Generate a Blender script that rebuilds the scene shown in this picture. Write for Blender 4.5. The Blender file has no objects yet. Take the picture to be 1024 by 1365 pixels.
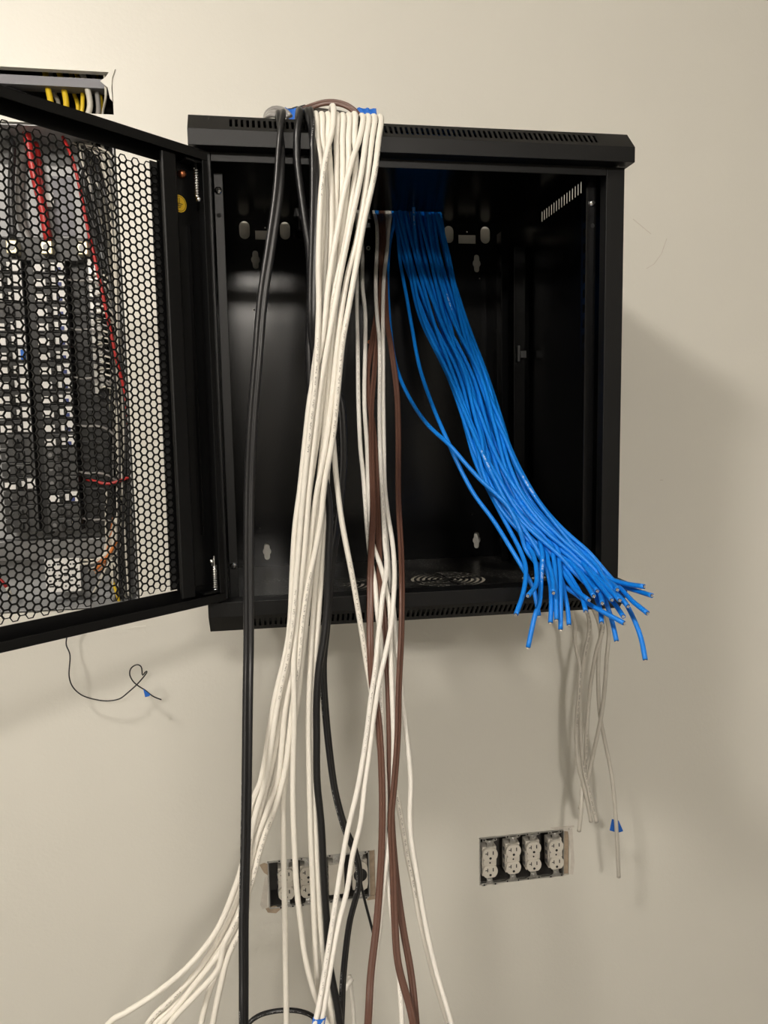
import bpy, bmesh, math, random
import numpy as np
from mathutils import Vector, Matrix, kdtree

random.seed(7); rng = np.random.default_rng(7)
S = bpy.context.scene
COL = S.collection
PI = math.pi

# ------------------------------------------------------------------ camera, world, exposure
CAM = np.array([0.0744, -1.0326, 0.231]); YAW, PITCH, ROLL, FPX = 0.16, -0.1107, -0.0176, 1022.7
def cam_axes():
    cy, sy, cp, sp = math.cos(YAW), math.sin(YAW), math.cos(PITCH), math.sin(PITCH)
    f = np.array([sy*cp, cy*cp, sp]); r = np.array([cy, -sy, 0.0]); u = np.cross(r, f)
    cr, sr = math.cos(ROLL), math.sin(ROLL)
    return cr*r+sr*u, -sr*r+cr*u, f
AR, AU, AF = cam_axes()
cam = bpy.data.cameras.new('camera'); camo = bpy.data.objects.new('camera', cam); COL.objects.link(camo)
cam.sensor_fit = 'VERTICAL'; cam.sensor_height = 36; cam.lens = FPX/1365*36; cam.clip_start = 0.02
M = Matrix.Identity(4)
for i in range(3):
    M[i][0] = AR[i]; M[i][1] = AU[i]; M[i][2] = -AF[i]; M[i][3] = CAM[i]
camo.matrix_world = M
S.camera = camo
def ray(x, y): return AF + AR*(x-512)/FPX - AU*(y-682.5)/FPX
def at(x, y, Y):                      # the point of the room seen at (x, y) that lies at depth Y
    d = ray(x, y); return Vector(CAM + d*(Y-CAM[1])/d[1])

w = bpy.data.worlds.new('world'); S.world = w; w.use_nodes = True
w.node_tree.nodes['Background'].inputs[0].default_value = (1, 0.95, 0.88, 1)
w.node_tree.nodes['Background'].inputs[1].default_value = 0.0
S.view_settings.view_transform = 'Standard'; S.view_settings.look = 'None'
S.view_settings.exposure = 0.0; S.view_settings.gamma = 1; S.view_settings.use_curve_mapping = False
LAMP_NEAR, LAMP_FAR = 172.0, 225.0      # emission of the two ceiling domes
WALL_Y, FLOOR_Z, CEIL_Z = 0.515, -1.25, 1.6

# ------------------------------------------------------------------ materials
def mat(name, color, rough=0.5, metal=0.0, noise=0.0, nscale=40.0, bump=0.0, bscale=300.0, spec=None, emit=None):
    m = bpy.data.materials.new(name); m.use_nodes = True
    nt = m.node_tree; b = nt.nodes['Principled BSDF']
    b.inputs['Roughness'].default_value = rough; b.inputs['Metallic'].default_value = metal
    if spec is not None: b.inputs['Specular IOR Level'].default_value = spec
    c = (*color, 1)
    tc = nt.nodes.new('ShaderNodeTexCoord')
    n = nt.nodes.new('ShaderNodeTexNoise'); n.inputs['Scale'].default_value = nscale; n.inputs['Detail'].default_value = 5
    nt.links.new(tc.outputs['Object'], n.inputs['Vector'])
    mx = nt.nodes.new('ShaderNodeMix'); mx.data_type = 'RGBA'
    k = 1-noise
    mx.inputs[6].default_value = (color[0]*k, color[1]*k, color[2]*k, 1)
    mx.inputs[7].default_value = tuple(min(1, v*(1+noise)) for v in color)+(1,)
    nt.links.new(n.outputs['Fac'], mx.inputs[0]); nt.links.new(mx.outputs[2], b.inputs['Base Color'])
    if bump:
        n2 = nt.nodes.new('ShaderNodeTexNoise'); n2.inputs['Scale'].default_value = bscale; n2.inputs['Detail'].default_value = 3
        nt.links.new(tc.outputs['Object'], n2.inputs['Vector'])
        bp = nt.nodes.new('ShaderNodeBump'); bp.inputs['Strength'].default_value = bump; bp.inputs['Distance'].default_value = 0.001
        nt.links.new(n2.outputs['Fac'], bp.inputs['Height']); nt.links.new(bp.outputs['Normal'], b.inputs['Normal'])
    if emit:
        b.inputs['Emission Color'].default_value = (*emit[0], 1); b.inputs['Emission Strength'].default_value = emit[1]
    return m
def cable_mat(name, color, ink=None, rough=0.4, gap=0.45, period=7.0, band=(0.2, 0.31), ink_amt=0.8, noise=0.06, share=0.6):
    """jacket plastic; a line of fine print runs along the length (uv.y in metres, uv.x round the jacket)"""
    m = mat(name, color, rough, noise=noise, nscale=60)
    if ink is None: return m
    nt = m.node_tree; b = nt.nodes['Principled BSDF']
    def node(t, **kw):
        n = nt.nodes.new(t)
        for k, v in kw.items(): setattr(n, k, v)
        return n
    def mth(op, a, bb=None):
        n = node('ShaderNodeMath', operation=op)
        for i, v in enumerate((a, bb)):
            if v is None: continue
            if isinstance(v, (int, float)): n.inputs[i].default_value = v
            else: nt.links.new(v, n.inputs[i])
        return n.outputs[0]
    uv = node('ShaderNodeUVMap'); sep = node('ShaderNodeSeparateXYZ'); nt.links.new(uv.outputs[0], sep.inputs[0])
    oi = node('ShaderNodeObjectInfo')
    U = sep.outputs[0]; V = mth('ADD', sep.outputs[1], mth('MULTIPLY', oi.outputs['Random'], 3.0))
    cmb = node('ShaderNodeCombineXYZ'); nt.links.new(mth('MULTIPLY', U, 30), cmb.inputs[0]); nt.links.new(mth('MULTIPLY', V, 700), cmb.inputs[1])
    nz = node('ShaderNodeTexNoise'); nz.inputs['Scale'].default_value = 1.0; nz.inputs['Detail'].default_value = 1
    nt.links.new(cmb.outputs[0], nz.inputs['Vector'])
    glyph = mth('GREATER_THAN', nz.outputs['Fac'], 0.52)
    word = mth('LESS_THAN', mth('FRACT', mth('MULTIPLY', V, 70.0)), 0.72)
    seg = mth('LESS_THAN', mth('FRACT', mth('MULTIPLY', V, period)), gap)
    bnd = mth('MULTIPLY', mth('GREATER_THAN', U, band[0]), mth('LESS_THAN', U, band[1]))
    msk = mth('MULTIPLY', mth('MULTIPLY', glyph, word), mth('MULTIPLY', seg, bnd)); msk = mth('MULTIPLY', msk, ink_amt); msk = mth('MULTIPLY', msk, mth('GREATER_THAN', oi.outputs['Random'], 1-share))
    mx = node('ShaderNodeMix', data_type='RGBA'); nt.links.new(msk, mx.inputs[0])
    src = b.inputs['Base Color'].links[0].from_socket
    nt.links.new(src, mx.inputs[6]); mx.inputs[7].default_value = (*ink, 1); nt.links.new(mx.outputs[2], b.inputs['Base Color'])
    return m
MT = dict(
 wall=mat('wall_paint', (0.725, 0.705, 0.64), 0.42, noise=0.035, nscale=3, bump=0.25, bscale=160),
 drywall=mat('gypsum_edge', (0.62, 0.58, 0.52), 0.9, noise=0.25, nscale=60, bump=0.5),
 torn=mat('torn_paper', (0.42, 0.33, 0.24), 0.9, noise=0.35, nscale=90, bump=0.5),
 floor=mat('floor_vinyl', (0.22, 0.21, 0.19), 0.5, noise=0.1),
 ceil=mat('ceiling_white', (0.8, 0.78, 0.74), 0.9),
 roomwall=mat('room_wall_paint', (0.42, 0.41, 0.385), 0.6, noise=0.03, nscale=3),
 coat=mat('black_powder_coat', (0.0022, 0.0023, 0.0025), 0.42, noise=0.12, nscale=25, bump=0.12, bscale=900, spec=0.3),
 gloss=mat('black_gloss_coat', (0.002, 0.0021, 0.0023), 0.2, noise=0.1, nscale=25, bump=0.05, bscale=700, spec=0.36),
 floorpan=mat('dusty_black_coat', (0.008, 0.008, 0.008), 0.3, noise=0.5, nscale=30, bump=0.1, bscale=500),
 steel=mat('zinc_steel', (0.62, 0.62, 0.6), 0.28, 1.0, noise=0.08),
 chrome=mat('bright_screw', (0.8, 0.8, 0.8), 0.18, 1.0),
 copper=mat('copper_stud', (0.55, 0.2, 0.09), 0.35, 1.0),
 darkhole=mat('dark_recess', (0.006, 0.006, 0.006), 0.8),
 sticker=mat('yellow_sticker', (0.75, 0.47, 0.02), 0.45), ink=mat('black_ink', (0.012, 0.012, 0.012), 0.6),
 greybox=mat('galvanised_box', (0.2, 0.2, 0.2), 0.5, 0.6, noise=0.25, nscale=30),
 darkbox=mat('dark_box_steel', (0.075, 0.07, 0.065), 0.6, 0.3, noise=0.2),  # dark grey steel of the outlet box shells
 panelgrey=mat('panel_grey_enamel', (0.36, 0.365, 0.37), 0.45, noise=0.06),
 metalstrip=mat('header_strip_metal', (0.2, 0.2, 0.22), 0.6, 0.2, noise=0.05),
 blackplastic=mat('black_bakelite', (0.013, 0.013, 0.013), 0.4, noise=0.1),
 greyplastic=mat('dark_grey_bakelite', (0.045, 0.045, 0.045), 0.45, noise=0.1),
 labelwhite=mat('white_label', (0.72, 0.71, 0.69), 0.5, noise=0.06), blueacc=mat('blue_marking', (0.02, 0.035, 0.16), 0.5),
 brass=mat('lug_metal', (0.72, 0.66, 0.47), 0.35, 0.8), 
 outlet=mat('outlet_plastic', (0.66, 0.62, 0.55), 0.4, noise=0.02),
 outlet_face=mat('outlet_face_plastic', (0.7, 0.66, 0.585), 0.35, noise=0.02),
 tape=mat('blue_masking_tape', (0.012, 0.13, 0.55), 0.6, noise=0.15, bump=0.4, bscale=120),
 clear=mat('grey_translucent_jacket', (0.26, 0.25, 0.24), 0.3, noise=0.15),
 plasticbag=mat('black_plastic_film', (0.014, 0.014, 0.016), 0.3, noise=0.2),
 redwire=mat('red_insulation', (0.42, 0.018, 0.016), 0.4, noise=0.1), blackwire=mat('black_insulation', (0.014, 0.014, 0.015), 0.4, noise=0.1),
 whitewire=mat('white_insulation', (0.6, 0.57, 0.5), 0.45, noise=0.1), yellowwire=mat('yellow_jacket', (0.72, 0.5, 0.02), 0.45, noise=0.1),
 greywire=mat('grey_conductor', (0.25, 0.24, 0.23), 0.4, noise=0.15), orangewire=mat('orange_insulation', (0.65, 0.2, 0.04), 0.45),
 diffuser=mat('lamp_diffuser', (0.9, 0.9, 0.9), 0.6),
 lampframe=mat('lamp_frame', (0.7, 0.7, 0.7), 0.5),
 white=cable_mat('white_cable_jacket', (0.78, 0.745, 0.67), (0.12, 0.1, 0.08), 0.42, gap=0.45, period=3.1, band=(0.2, 0.29), ink_amt=0.8, noise=0.03, share=0.55),
 thin=cable_mat('thin_white_jacket', (0.8, 0.77, 0.71), (0.2, 0.18, 0.15), 0.42, gap=0.4, period=3.4, band=(0.22, 0.3), ink_amt=0.6, noise=0.04),
 black=cable_mat('black_cable_jacket', (0.008, 0.008, 0.009), (0.5, 0.5, 0.5), 0.36, gap=0.6, period=4.0, band=(0.2, 0.24), ink_amt=0.7),
 brown=cable_mat('brown_jacket', (0.108, 0.05, 0.034), None, 0.4),
 blue=cable_mat('blue_jacket', (0.0, 0.195, 0.72), (0.75, 0.8, 0.9), 0.5, gap=0.05, period=1.3, band=(0.2, 0.34), ink_amt=0.8, share=0.5),
 bluecore=mat('cable_core', (0.05, 0.06, 0.1), 0.5), wiretip=mat('bright_conductor', (0.8, 0.75, 0.68), 0.3, 0.6),
 stub=cable_mat('shaded_white_jacket', (0.56, 0.53, 0.47), (0.12, 0.11, 0.1), 0.45, gap=0.35, period=3.0, ink_amt=0.85),  # white jacket darkened to carry the shade under the cabinet
)
def add_dust(m):
    nt = m.node_tree; b = nt.nodes['Principled BSDF']; tc = nt.nodes.new('ShaderNodeTexCoord')
    n1 = nt.nodes.new('ShaderNodeTexNoise'); n1.inputs['Scale'].default_value = 240; n1.inputs['Detail'].default_value = 2
    n2 = nt.nodes.new('ShaderNodeTexNoise'); n2.inputs['Scale'].default_value = 9; n2.inputs['Detail'].default_value = 2
    for n in (n1, n2): nt.links.new(tc.outputs['Object'], n.inputs['Vector'])
    r1 = nt.nodes.new('ShaderNodeMapRange'); r1.inputs[1].default_value = 0.56; r1.inputs[2].default_value = 0.68
    r2 = nt.nodes.new('ShaderNodeMapRange'); r2.inputs[1].default_value = 0.46; r2.inputs[2].default_value = 0.62
    nt.links.new(n1.outputs['Fac'], r1.inputs[0]); nt.links.new(n2.outputs['Fac'], r2.inputs[0])
    mu = nt.nodes.new('ShaderNodeMath'); mu.operation = 'MULTIPLY'; nt.links.new(r1.outputs[0], mu.inputs[0]); nt.links.new(r2.outputs[0], mu.inputs[1])
    mx = nt.nodes.new('ShaderNodeMix'); mx.data_type = 'RGBA'; src = b.inputs['Base Color'].links[0].from_socket
    nt.links.new(mu.outputs[0], mx.inputs[0]); nt.links.new(src, mx.inputs[6]); mx.inputs[7].default_value = (0.3, 0.29, 0.27, 1); nt.links.new(mx.outputs[2], b.inputs['Base Color'])
add_dust(MT['floorpan'])
def lamp_mat(name, s):
    return mat(name, (0.9, 0.9, 0.9), 0.6, emit=((1.0, 0.93, 0.84), s))

# ------------------------------------------------------------------ mesh helpers
def link(o, parent=None):
    COL.objects.link(o)
    if parent is not None: o.parent = parent
    return o
def finish(name, bm, m, parent=None, smooth=False, bevel=0.0, at_=None, rec=True):
    if rec: bmesh.ops.recalc_face_normals(bm, faces=bm.faces)
    me = bpy.data.meshes.new(name); bm.to_mesh(me); bm.free()
    if smooth:
        for p in me.polygons: p.use_smooth = True
    me.materials.append(MT[m] if isinstance(m, str) else m)
    o = bpy.data.objects.new(name, me); link(o, parent)
    if parent is not None: o.matrix_parent_inverse = Matrix.Identity(4)
    if at_ is not None: o.location = at_
    if bevel:
        b = o.modifiers.new('bevel', 'BEVEL'); b.width = bevel; b.segments = 2; b.limit_method = 'ANGLE'
    return o
def empty(name, loc=(0, 0, 0), label=None, cat=None, group=None):
    o = bpy.data.objects.new(name, None); o.empty_display_size = 0.05; link(o); o.location = loc
    tag(o, label, cat, group); return o
def tag(o, label=None, cat=None, group=None, kind=None):
    if label: o['label'] = label
    if cat: o['category'] = cat
    if group: o['group'] = group
    if kind: o['kind'] = kind
    return o
def box(bm, x0, x1, y0, y1, z0, z1, mtx=None):
    v = [bm.verts.new((x, y, z)) for x in (x0, x1) for y in (y0, y1) for z in (z0, z1)]
    if mtx is not None:
        for q in v: q.co = mtx @ q.co
    for f in ((0, 1, 3, 2), (4, 6, 7, 5), (0, 4, 5, 1), (2, 3, 7, 6), (0, 2, 6, 4), (1, 5, 7, 3)):
        bm.faces.new([v[i] for i in f])
def prism(bm, pts, a0, a1, fn):
    """closed 2d outline pts extruded from a0 to a1; fn(p, q, a) -> xyz"""
    A = [bm.verts.new(fn(p, q, a0)) for p, q in pts]; B = [bm.verts.new(fn(p, q, a1)) for p, q in pts]
    n = len(pts)
    for i in range(n): bm.faces.new((A[i], A[(i+1) % n], B[(i+1) % n], B[i]))
    bm.faces.new(A[::-1]); bm.faces.new(B)
def ngon(r, n=16, cx=0, cy=0, rot=0): return [(cx+r*math.cos(rot+2*PI*i/n), cy+r*math.sin(rot+2*PI*i/n)) for i in range(n)]
FY = lambda p, q, a: (p, a, q)         # outline in XZ, extruded along Y
FX = lambda p, q, a: (a, p, q)         # outline in YZ, extruded along X
FZ = lambda p, q, a: (p, q, a)
def disc_y(bm, x, z, r, y0, y1, n=16): prism(bm, ngon(r, n, x, z), y0, y1, FY)
def capsule(hw, hh, cx, cz, n=8):
    k = hh-hw; return [(cx+hw*math.cos(a), cz+k+hw*math.sin(a)) for a in [PI*i/n for i in range(n+1)]] + \
                      [(cx+hw*math.cos(a), cz-k+hw*math.sin(a)) for a in [PI+PI*i/n for i in range(n+1)]]
def keyhole(cx, cz, R=0.0083, hw=0.0056, hh=0.0172):
    pts = []
    for i in range(40):
        a = 2*PI*i/40; c, s = math.cos(a), math.sin(a)
        k = hh-hw; t = hw/max(1e-6, abs(c))
        if abs(t*s) > k: t = k*abs(s)+math.sqrt(max(0, hw*hw-(k*c)**2))
        r = max(R, t); pts.append((cx+r*c, cz+r*s))
    return pts
def cut(o, bmc):
    """real holes: subtract the cutter mesh from o and keep the result"""
    bmesh.ops.recalc_face_normals(bmc, faces=bmc.faces)
    me = bpy.data.meshes.new('cutter'); bmc.to_mesh(me); bmc.free()
    c = bpy.data.objects.new('cutter', me); COL.objects.link(c)
    md = o.modifiers.new('cut', 'BOOLEAN'); md.object = c; md.operation = 'DIFFERENCE'; md.solver = 'EXACT'
    bpy.context.view_layer.update()
    ev = o.evaluated_get(bpy.context.evaluated_depsgraph_get())
    nm = bpy.data.meshes.new_from_object(ev); old = o.data
    o.modifiers.clear(); o.data = nm
    bpy.data.meshes.remove(old); bpy.data.objects.remove(c); bpy.data.meshes.remove(me)

# cables -------------------------------------------------------------
def catmull(P, step):
    P = [np.array(p, float) for p in P]
    Q = [2*P[0]-P[1]]+P+[2*P[-1]-P[-2]]
    out = []
    for i in range(1, len(Q)-2):
        p0, p1, p2, p3 = Q[i-1:i+3]
        d = lambda a, b: max(1e-5, np.linalg.norm(a-b))**0.5
        t0 = 0; t1 = t0+d(p0, p1); t2 = t1+d(p1, p2); t3 = t2+d(p2, p3)
        for k in range(24):
            t = t1+(t2-t1)*k/24
            A1 = (t1-t)/(t1-t0)*p0+(t-t0)/(t1-t0)*p1; A2 = (t2-t)/(t2-t1)*p1+(t-t1)/(t2-t1)*p2; A3 = (t3-t)/(t3-t2)*p2+(t-t2)/(t3-t2)*p3
            B1 = (t2-t)/(t2-t0)*A1+(t-t0)/(t2-t0)*A2; B2 = (t3-t)/(t3-t1)*A2+(t-t1)/(t3-t1)*A3
            out.append((t2-t)/(t2-t1)*B1+(t-t1)/(t2-t1)*B2)
    out.append(P[-1]); out = np.array(out)
    L = np.concatenate([[0], np.cumsum(np.linalg.norm(np.diff(out, axis=0), axis=1))])
    n = max(4, int(L[-1]/step))
    s = np.linspace(0, L[-1], n+1)
    return np.stack([np.interp(s, L, out[:, k]) for k in range(3)], 1)
def twin_profile(r, sep=0.92, n=7):
    a0 = math.acos(sep)
    R = [(sep*r+r*math.cos(a), r*math.sin(a)) for a in np.linspace(-PI+a0*1.0, PI-a0*1.0, n*2)]
    Lf = [(-sep*r+r*math.cos(a), r*math.sin(a)) for a in np.linspace(a0, 2*PI-a0, n*2)]
    # order: right lobe bottom->top, left lobe top->bottom
    return R[1:-1]+Lf[1:-1]
def sweep(name, P, m, r, parent=None, profile=None, twist=None, nseg=10, caps=True, ref=(0, -1, 0)):
    """tube along the polyline P; twist: list of angles per point or None"""
    P = np.asarray(P, float); n = len(P)
    T = np.gradient(P, axis=0); T /= np.linalg.norm(T, axis=1)[:, None]+1e-12
    N = np.array(ref, float); N = N-T[0]*(N@T[0])
    if np.linalg.norm(N) < 1e-3: N = np.array([1.0, 0.1, 0])-T[0]*T[0][0]
    N /= np.linalg.norm(N)
    prof = profile or [(r*math.sin(2*PI*(i/nseg-0.25)), r*math.cos(2*PI*(i/nseg-0.25))) for i in range(nseg)]
    # uv.x = 0.25 on the side of the reference direction
    k = len(prof); verts = []; L = 0; Ls = []
    for i in range(n):
        if i:
            N = N-T[i]*(N@T[i]); N /= np.linalg.norm(N); L += np.linalg.norm(P[i]-P[i-1])
        # keep the print side towards the reference where the tube hangs
        g = np.array(ref, float)-T[i]*(np.array(ref, float)@T[i])
        if np.linalg.norm(g) > 0.5: N = N*0.8+0.2*g/np.linalg.norm(g); N /= np.linalg.norm(N)
        B = np.cross(T[i], N); Ls.append(L)
        a = 0 if twist is None else twist[i]
        ca, sa = math.cos(a), math.sin(a)
        for (p, q) in prof:
            verts.append(P[i]+B*(p*ca-q*sa)+N*(p*sa+q*ca))
    faces = []
    for i in range(n-1):
        for j in range(k):
            a = i*k+j; b = i*k+(j+1) % k; faces.append((a, b, b+k, a+k))
    nf = len(faces)
    if caps: faces.append(tuple(range(k))[::-1]); faces.append(tuple(range((n-1)*k, n*k)))
    me = bpy.data.meshes.new(name); me.from_pydata([tuple(v) for v in verts], [], faces)
    uv = me.uv_layers.new(name='UVMap')
    buf = np.zeros((len(me.loops), 2), np.float32); idx = 0
    for i in range(n-1):
        for j in range(k):
            u0, u1 = j/k, (j+1)/k
            buf[idx:idx+4] = ((u0, Ls[i]), (u1, Ls[i]), (u1, Ls[i+1]), (u0, Ls[i+1])); idx += 4
    uv.data.foreach_set('uv', buf.ravel())
    for p in me.polygons: p.use_smooth = p.index < nf
    me.materials.append(MT[m] if isinstance(m, str) else m)
    o = bpy.data.objects.new(name, me); link(o, parent); return o
CABLES = []       # dicts: name, pts, r, mat, label...
def cable(name, ctrl, r, m, label, cat, group=None, profile=None, twist=None, floor=False, sub=None, step=0.006):
    P = [np.array(p, float) for p in ctrl]
    if floor:
        e = P[-1]; d = P[-1]-P[-2]; d = d/np.linalg.norm(d); sx = rng.uniform(-1, 1)
        z1 = FLOOR_Z+r+0.0005
        dx = np.clip(d[0]*0.25, -0.12, 0.12)
        P.append(np.array([e[0]+dx, e[1]-0.01, e[2]-0.3])); P.append(np.array([e[0]+dx*1.4, e[1]-0.02, z1+0.09]))
        P.append(np.array([e[0]+dx*1.5+0.01*sx, e[1]-0.045, z1+0.014])); P.append(np.array([e[0]+dx*1.5+0.02*sx, e[1]-0.10, z1]))
        P.append(np.array([e[0]+dx*1.5+0.05*sx, e[1]-0.22, z1]))
    CABLES.append(dict(name=name, P=catmull(P, step), r=r*(1 if profile is None else 1.45), r0=r, m=m, label=label, cat=cat, group=group, profile=profile, twist=twist, sub=sub))
def relax(iters=48):
    X = np.concatenate([c['P'] for c in CABLES]); cid = np.concatenate([[i]*len(c['P']) for i, c in enumerate(CABLES)])
    R = np.concatenate([[c['r']]*len(c['P']) for c in CABLES])
    X0 = X.copy(); act = X[:, 2] > -1.0
    starts = np.cumsum([0]+[len(c['P']) for c in CABLES])
    for it in range(iters):
        if it % 8 == 0:
            kd = kdtree.KDTree(len(X))
            for i, p in enumerate(X): kd.insert(p, i)
            kd.balance(); ia = []; ja = []
            for i in np.nonzero(act)[0]:
                for co, j, dist in kd.find_range(X[i], R[i]+0.0075):
                    if j > i and cid[j] != cid[i]: ia.append(i); ja.append(j)
            ia = np.array(ia, int); ja = np.array(ja, int)
        D = X[ia]-X[ja]; dist = np.linalg.norm(D, axis=1)+1e-9
        ov = np.clip(R[ia]+R[ja]+0.0002-dist, 0, None)
        sgn = np.where(D[:, 1] >= 0, 1.0, -1.0)
        W = D*np.array([0.55, 1.0, 0.25]); W[:, 1] += sgn*0.0006
        W /= np.linalg.norm(W, axis=1)[:, None]+1e-12
        mv = W*(ov*0.5)[:, None]
        acc = np.zeros_like(X); cnt = np.zeros(len(X))
        np.add.at(acc, ia, mv); np.add.at(acc, ja, -mv); hit = ov > 0
        np.add.at(cnt, ia[hit], 1); np.add.at(cnt, ja[hit], 1)
        acc /= np.maximum(1, cnt)[:, None]; acc *= 1.1
        tot = (X+acc)-X0
        for k in range(len(CABLES)):
            s = slice(starts[k], starts[k+1]); t = tot[s]
            for _ in range(2):
                t2 = t.copy(); t2[1:-1] = (t[:-2]+2*t[1:-1]+t[2:])/4; t = t2
            tot[s] = t
        X = X0+tot
        # the cabinet front and lid stay solid for cables that hang in front of or lie on them
        inx = (X[:, 0] > -0.02) & (X[:, 0] < 0.62)
        fr = inx & (X0[:, 1] < 0) & (X[:, 2] < 0.61) & (X[:, 2] > 0.58); X[fr, 1] = np.minimum(X[fr, 1], -R[fr]-0.0003)
        fr = inx & (X0[:, 1] < 0) & (X[:, 2] < 0.006) & (X[:, 2] > -0.03); X[fr, 1] = np.minimum(X[fr, 1], -R[fr]-0.0003)
        tp = inx & (X[:, 2] > 0.615) & (X[:, 1] > 0.025) & (X[:, 1] < 0.415); X[tp, 2] = np.maximum(X[tp, 2], 0.632+R[tp]+0.0002)
        wl = X[:, 2] < 0.6; X[wl, 1] = np.minimum(X[wl, 1], WALL_Y-R[wl]-0.002)
    for k, c in enumerate(CABLES): c['P'] = X[starts[k]:starts[k+1]]

# ================================================================== ROOM
RX0, RX1, RY0 = -2.6, 3.2, -5.6
PANEL = (-0.66, -0.168, -0.115, 0.792); UPPER = (-0.66, -0.168, 0.812, 0.886)
BOXR = (0.524, 0.733, -0.783, -0.672); BOXL = (0.062, 0.291, -0.782, -0.675)
HOLES = [PANEL, UPPER, BOXR, BOXL]
def in_hole(x, z): return any(h[0] < x < h[1] and h[2] < z < h[3] for h in HOLES)
bm = bmesh.new()
xs = sorted({RX0, RX1} | {h[i] for h in HOLES for i in (0, 1)}); zs = sorted({FLOOR_Z, CEIL_Z} | {h[i] for h in HOLES for i in (2, 3)})
vc = {}
def wv(x, z, y):
    if (x, z, y) not in vc: vc[(x, z, y)] = bm.verts.new((x, y, z))
    return vc[(x, z, y)]
T_W = 0.014
for i in range(len(xs)-1):
    for j in range(len(zs)-1):
        x0, x1, z0, z1 = xs[i], xs[i+1], zs[j], zs[j+1]
        if in_hole((x0+x1)/2, (z0+z1)/2): continue
        bm.faces.new([wv(*p, WALL_Y) for p in ((x0, z0), (x1, z0), (x1, z1), (x0, z1))])
        bm.faces.new([wv(*p, WALL_Y+T_W) for p in ((x0, z1), (x1, z1), (x1, z0), (x0, z0))])
for e in [e for e in bm.edges if e.is_boundary and all(abs(v.co.y-WALL_Y) < 1e-6 for v in e.verts)]:
    a, b = e.verts; bm.faces.new((a, b, wv(b.co.x if False else [k for k in vc if vc[k] is b][0][0], [k for k in vc if vc[k] is b][0][1], WALL_Y+T_W), wv([k for k in vc if vc[k] is a][0][0], [k for k in vc if vc[k] is a][0][1], WALL_Y+T_W)))
wall = tag(finish('wall_back', bm, 'wall'), kind='structure')
# drywall scars: small torn flakes of paper and gouges round the openings
def flake(name, pts, y0, y1, m):
    bm = bmesh.new(); prism(bm, pts, y0, y1, FY); return finish(name, bm, m, wall)
def pxz(pts): return [(at(x, y, WALL_Y).x, at(x, y, WALL_Y).z) for x, y in pts]
flake('paper_tear', pxz([(134, 109), (141, 104), (147, 95), (154, 93), (150, 104), (149, 118), (150.5, 136), (147, 132), (144, 118)]), WALL_Y-0.0035, WALL_Y-0.0002, 'wall')
flake('paper_tear', pxz([(346, 1153), (352, 1150), (358, 1152), (358, 1167), (352, 1163)]), WALL_Y-0.001, WALL_Y+0.0003, 'torn')
flake('paper_tear', pxz([(354, 1211), (366, 1207), (376, 1210), (368, 1217), (357, 1216)]), WALL_Y-0.001, WALL_Y+0.0003, 'torn')
flake('paper_tear', pxz([(488, 1196), (499, 1193), (500, 1198), (490, 1200)]), WALL_Y-0.001, WALL_Y+0.0003, 'torn')
flake('gypsum_scar', pxz([(347, 1206), (353, 1170), (357, 1170), (356, 1210), (350, 1212)]), WALL_Y-0.0006, WALL_Y+0.0003, 'drywall')
flake('gypsum_scar', pxz([(733, 1103), (765, 1100), (766, 1102), (758, 1104), (757, 1108), (740, 1106)]), WALL_Y-0.0009, WALL_Y+0.0003, 'drywall')
flake('gypsum_scar', pxz([(757, 1106), (763, 1104), (766, 1150), (764, 1166), (760, 1165), (761, 1140)]), WALL_Y-0.0006, WALL_Y+0.0003, 'drywall')
flake('wall_patch_edge', pxz([(170, 838), (176, 836), (194, 834), (195, 836), (178, 839)]), WALL_Y-0.0012, WALL_Y+0.0003, 'wall')
flake('wall_patch_edge', pxz([(186, 843), (192, 841), (195, 845), (190, 848)]), WALL_Y-0.0012, WALL_Y+0.0003, 'wall')
for k, (a, b) in enumerate((((844, 292), (868, 312)), ((889, 318), (882, 338)), ((882, 338), (872, 352)), ((872, 352), (862, 358)), ((880, 640), (884, 640)))):
    nx, ny = (b[1]-a[1]), -(b[0]-a[0]); l = math.hypot(nx, ny); nx, ny = nx/l*0.45, ny/l*0.45
    flake('wall_scratch', pxz([(a[0]-nx, a[1]-ny), (b[0]-nx, b[1]-ny), (b[0]+nx, b[1]+ny), (a[0]+nx, a[1]+ny)]), WALL_Y-0.0004, WALL_Y+0.0002, 'drywall')
def slab(name, *b, m):
    bm = bmesh.new(); box(bm, *b); return tag(finish(name, bm, m), kind='structure')
slab('floor', RX0, RX1, RY0, WALL_Y+0.3, FLOOR_Z-0.05, FLOOR_Z, m='floor')
slab('ceiling', RX0, RX1, RY0, WALL_Y+0.3, CEIL_Z, CEIL_Z+0.05, m='ceil')
slab('wall_left', RX0-0.05, RX0, RY0, WALL_Y+0.3, FLOOR_Z, CEIL_Z, m='roomwall')
slab('wall_right', RX1, RX1+0.05, RY0, WALL_Y+0.3, FLOOR_Z, CEIL_Z, m='roomwall')
slab('wall_front', RX0, RX1, RY0-0.05, RY0, FLOOR_Z, CEIL_Z, m='roomwall')
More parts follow.
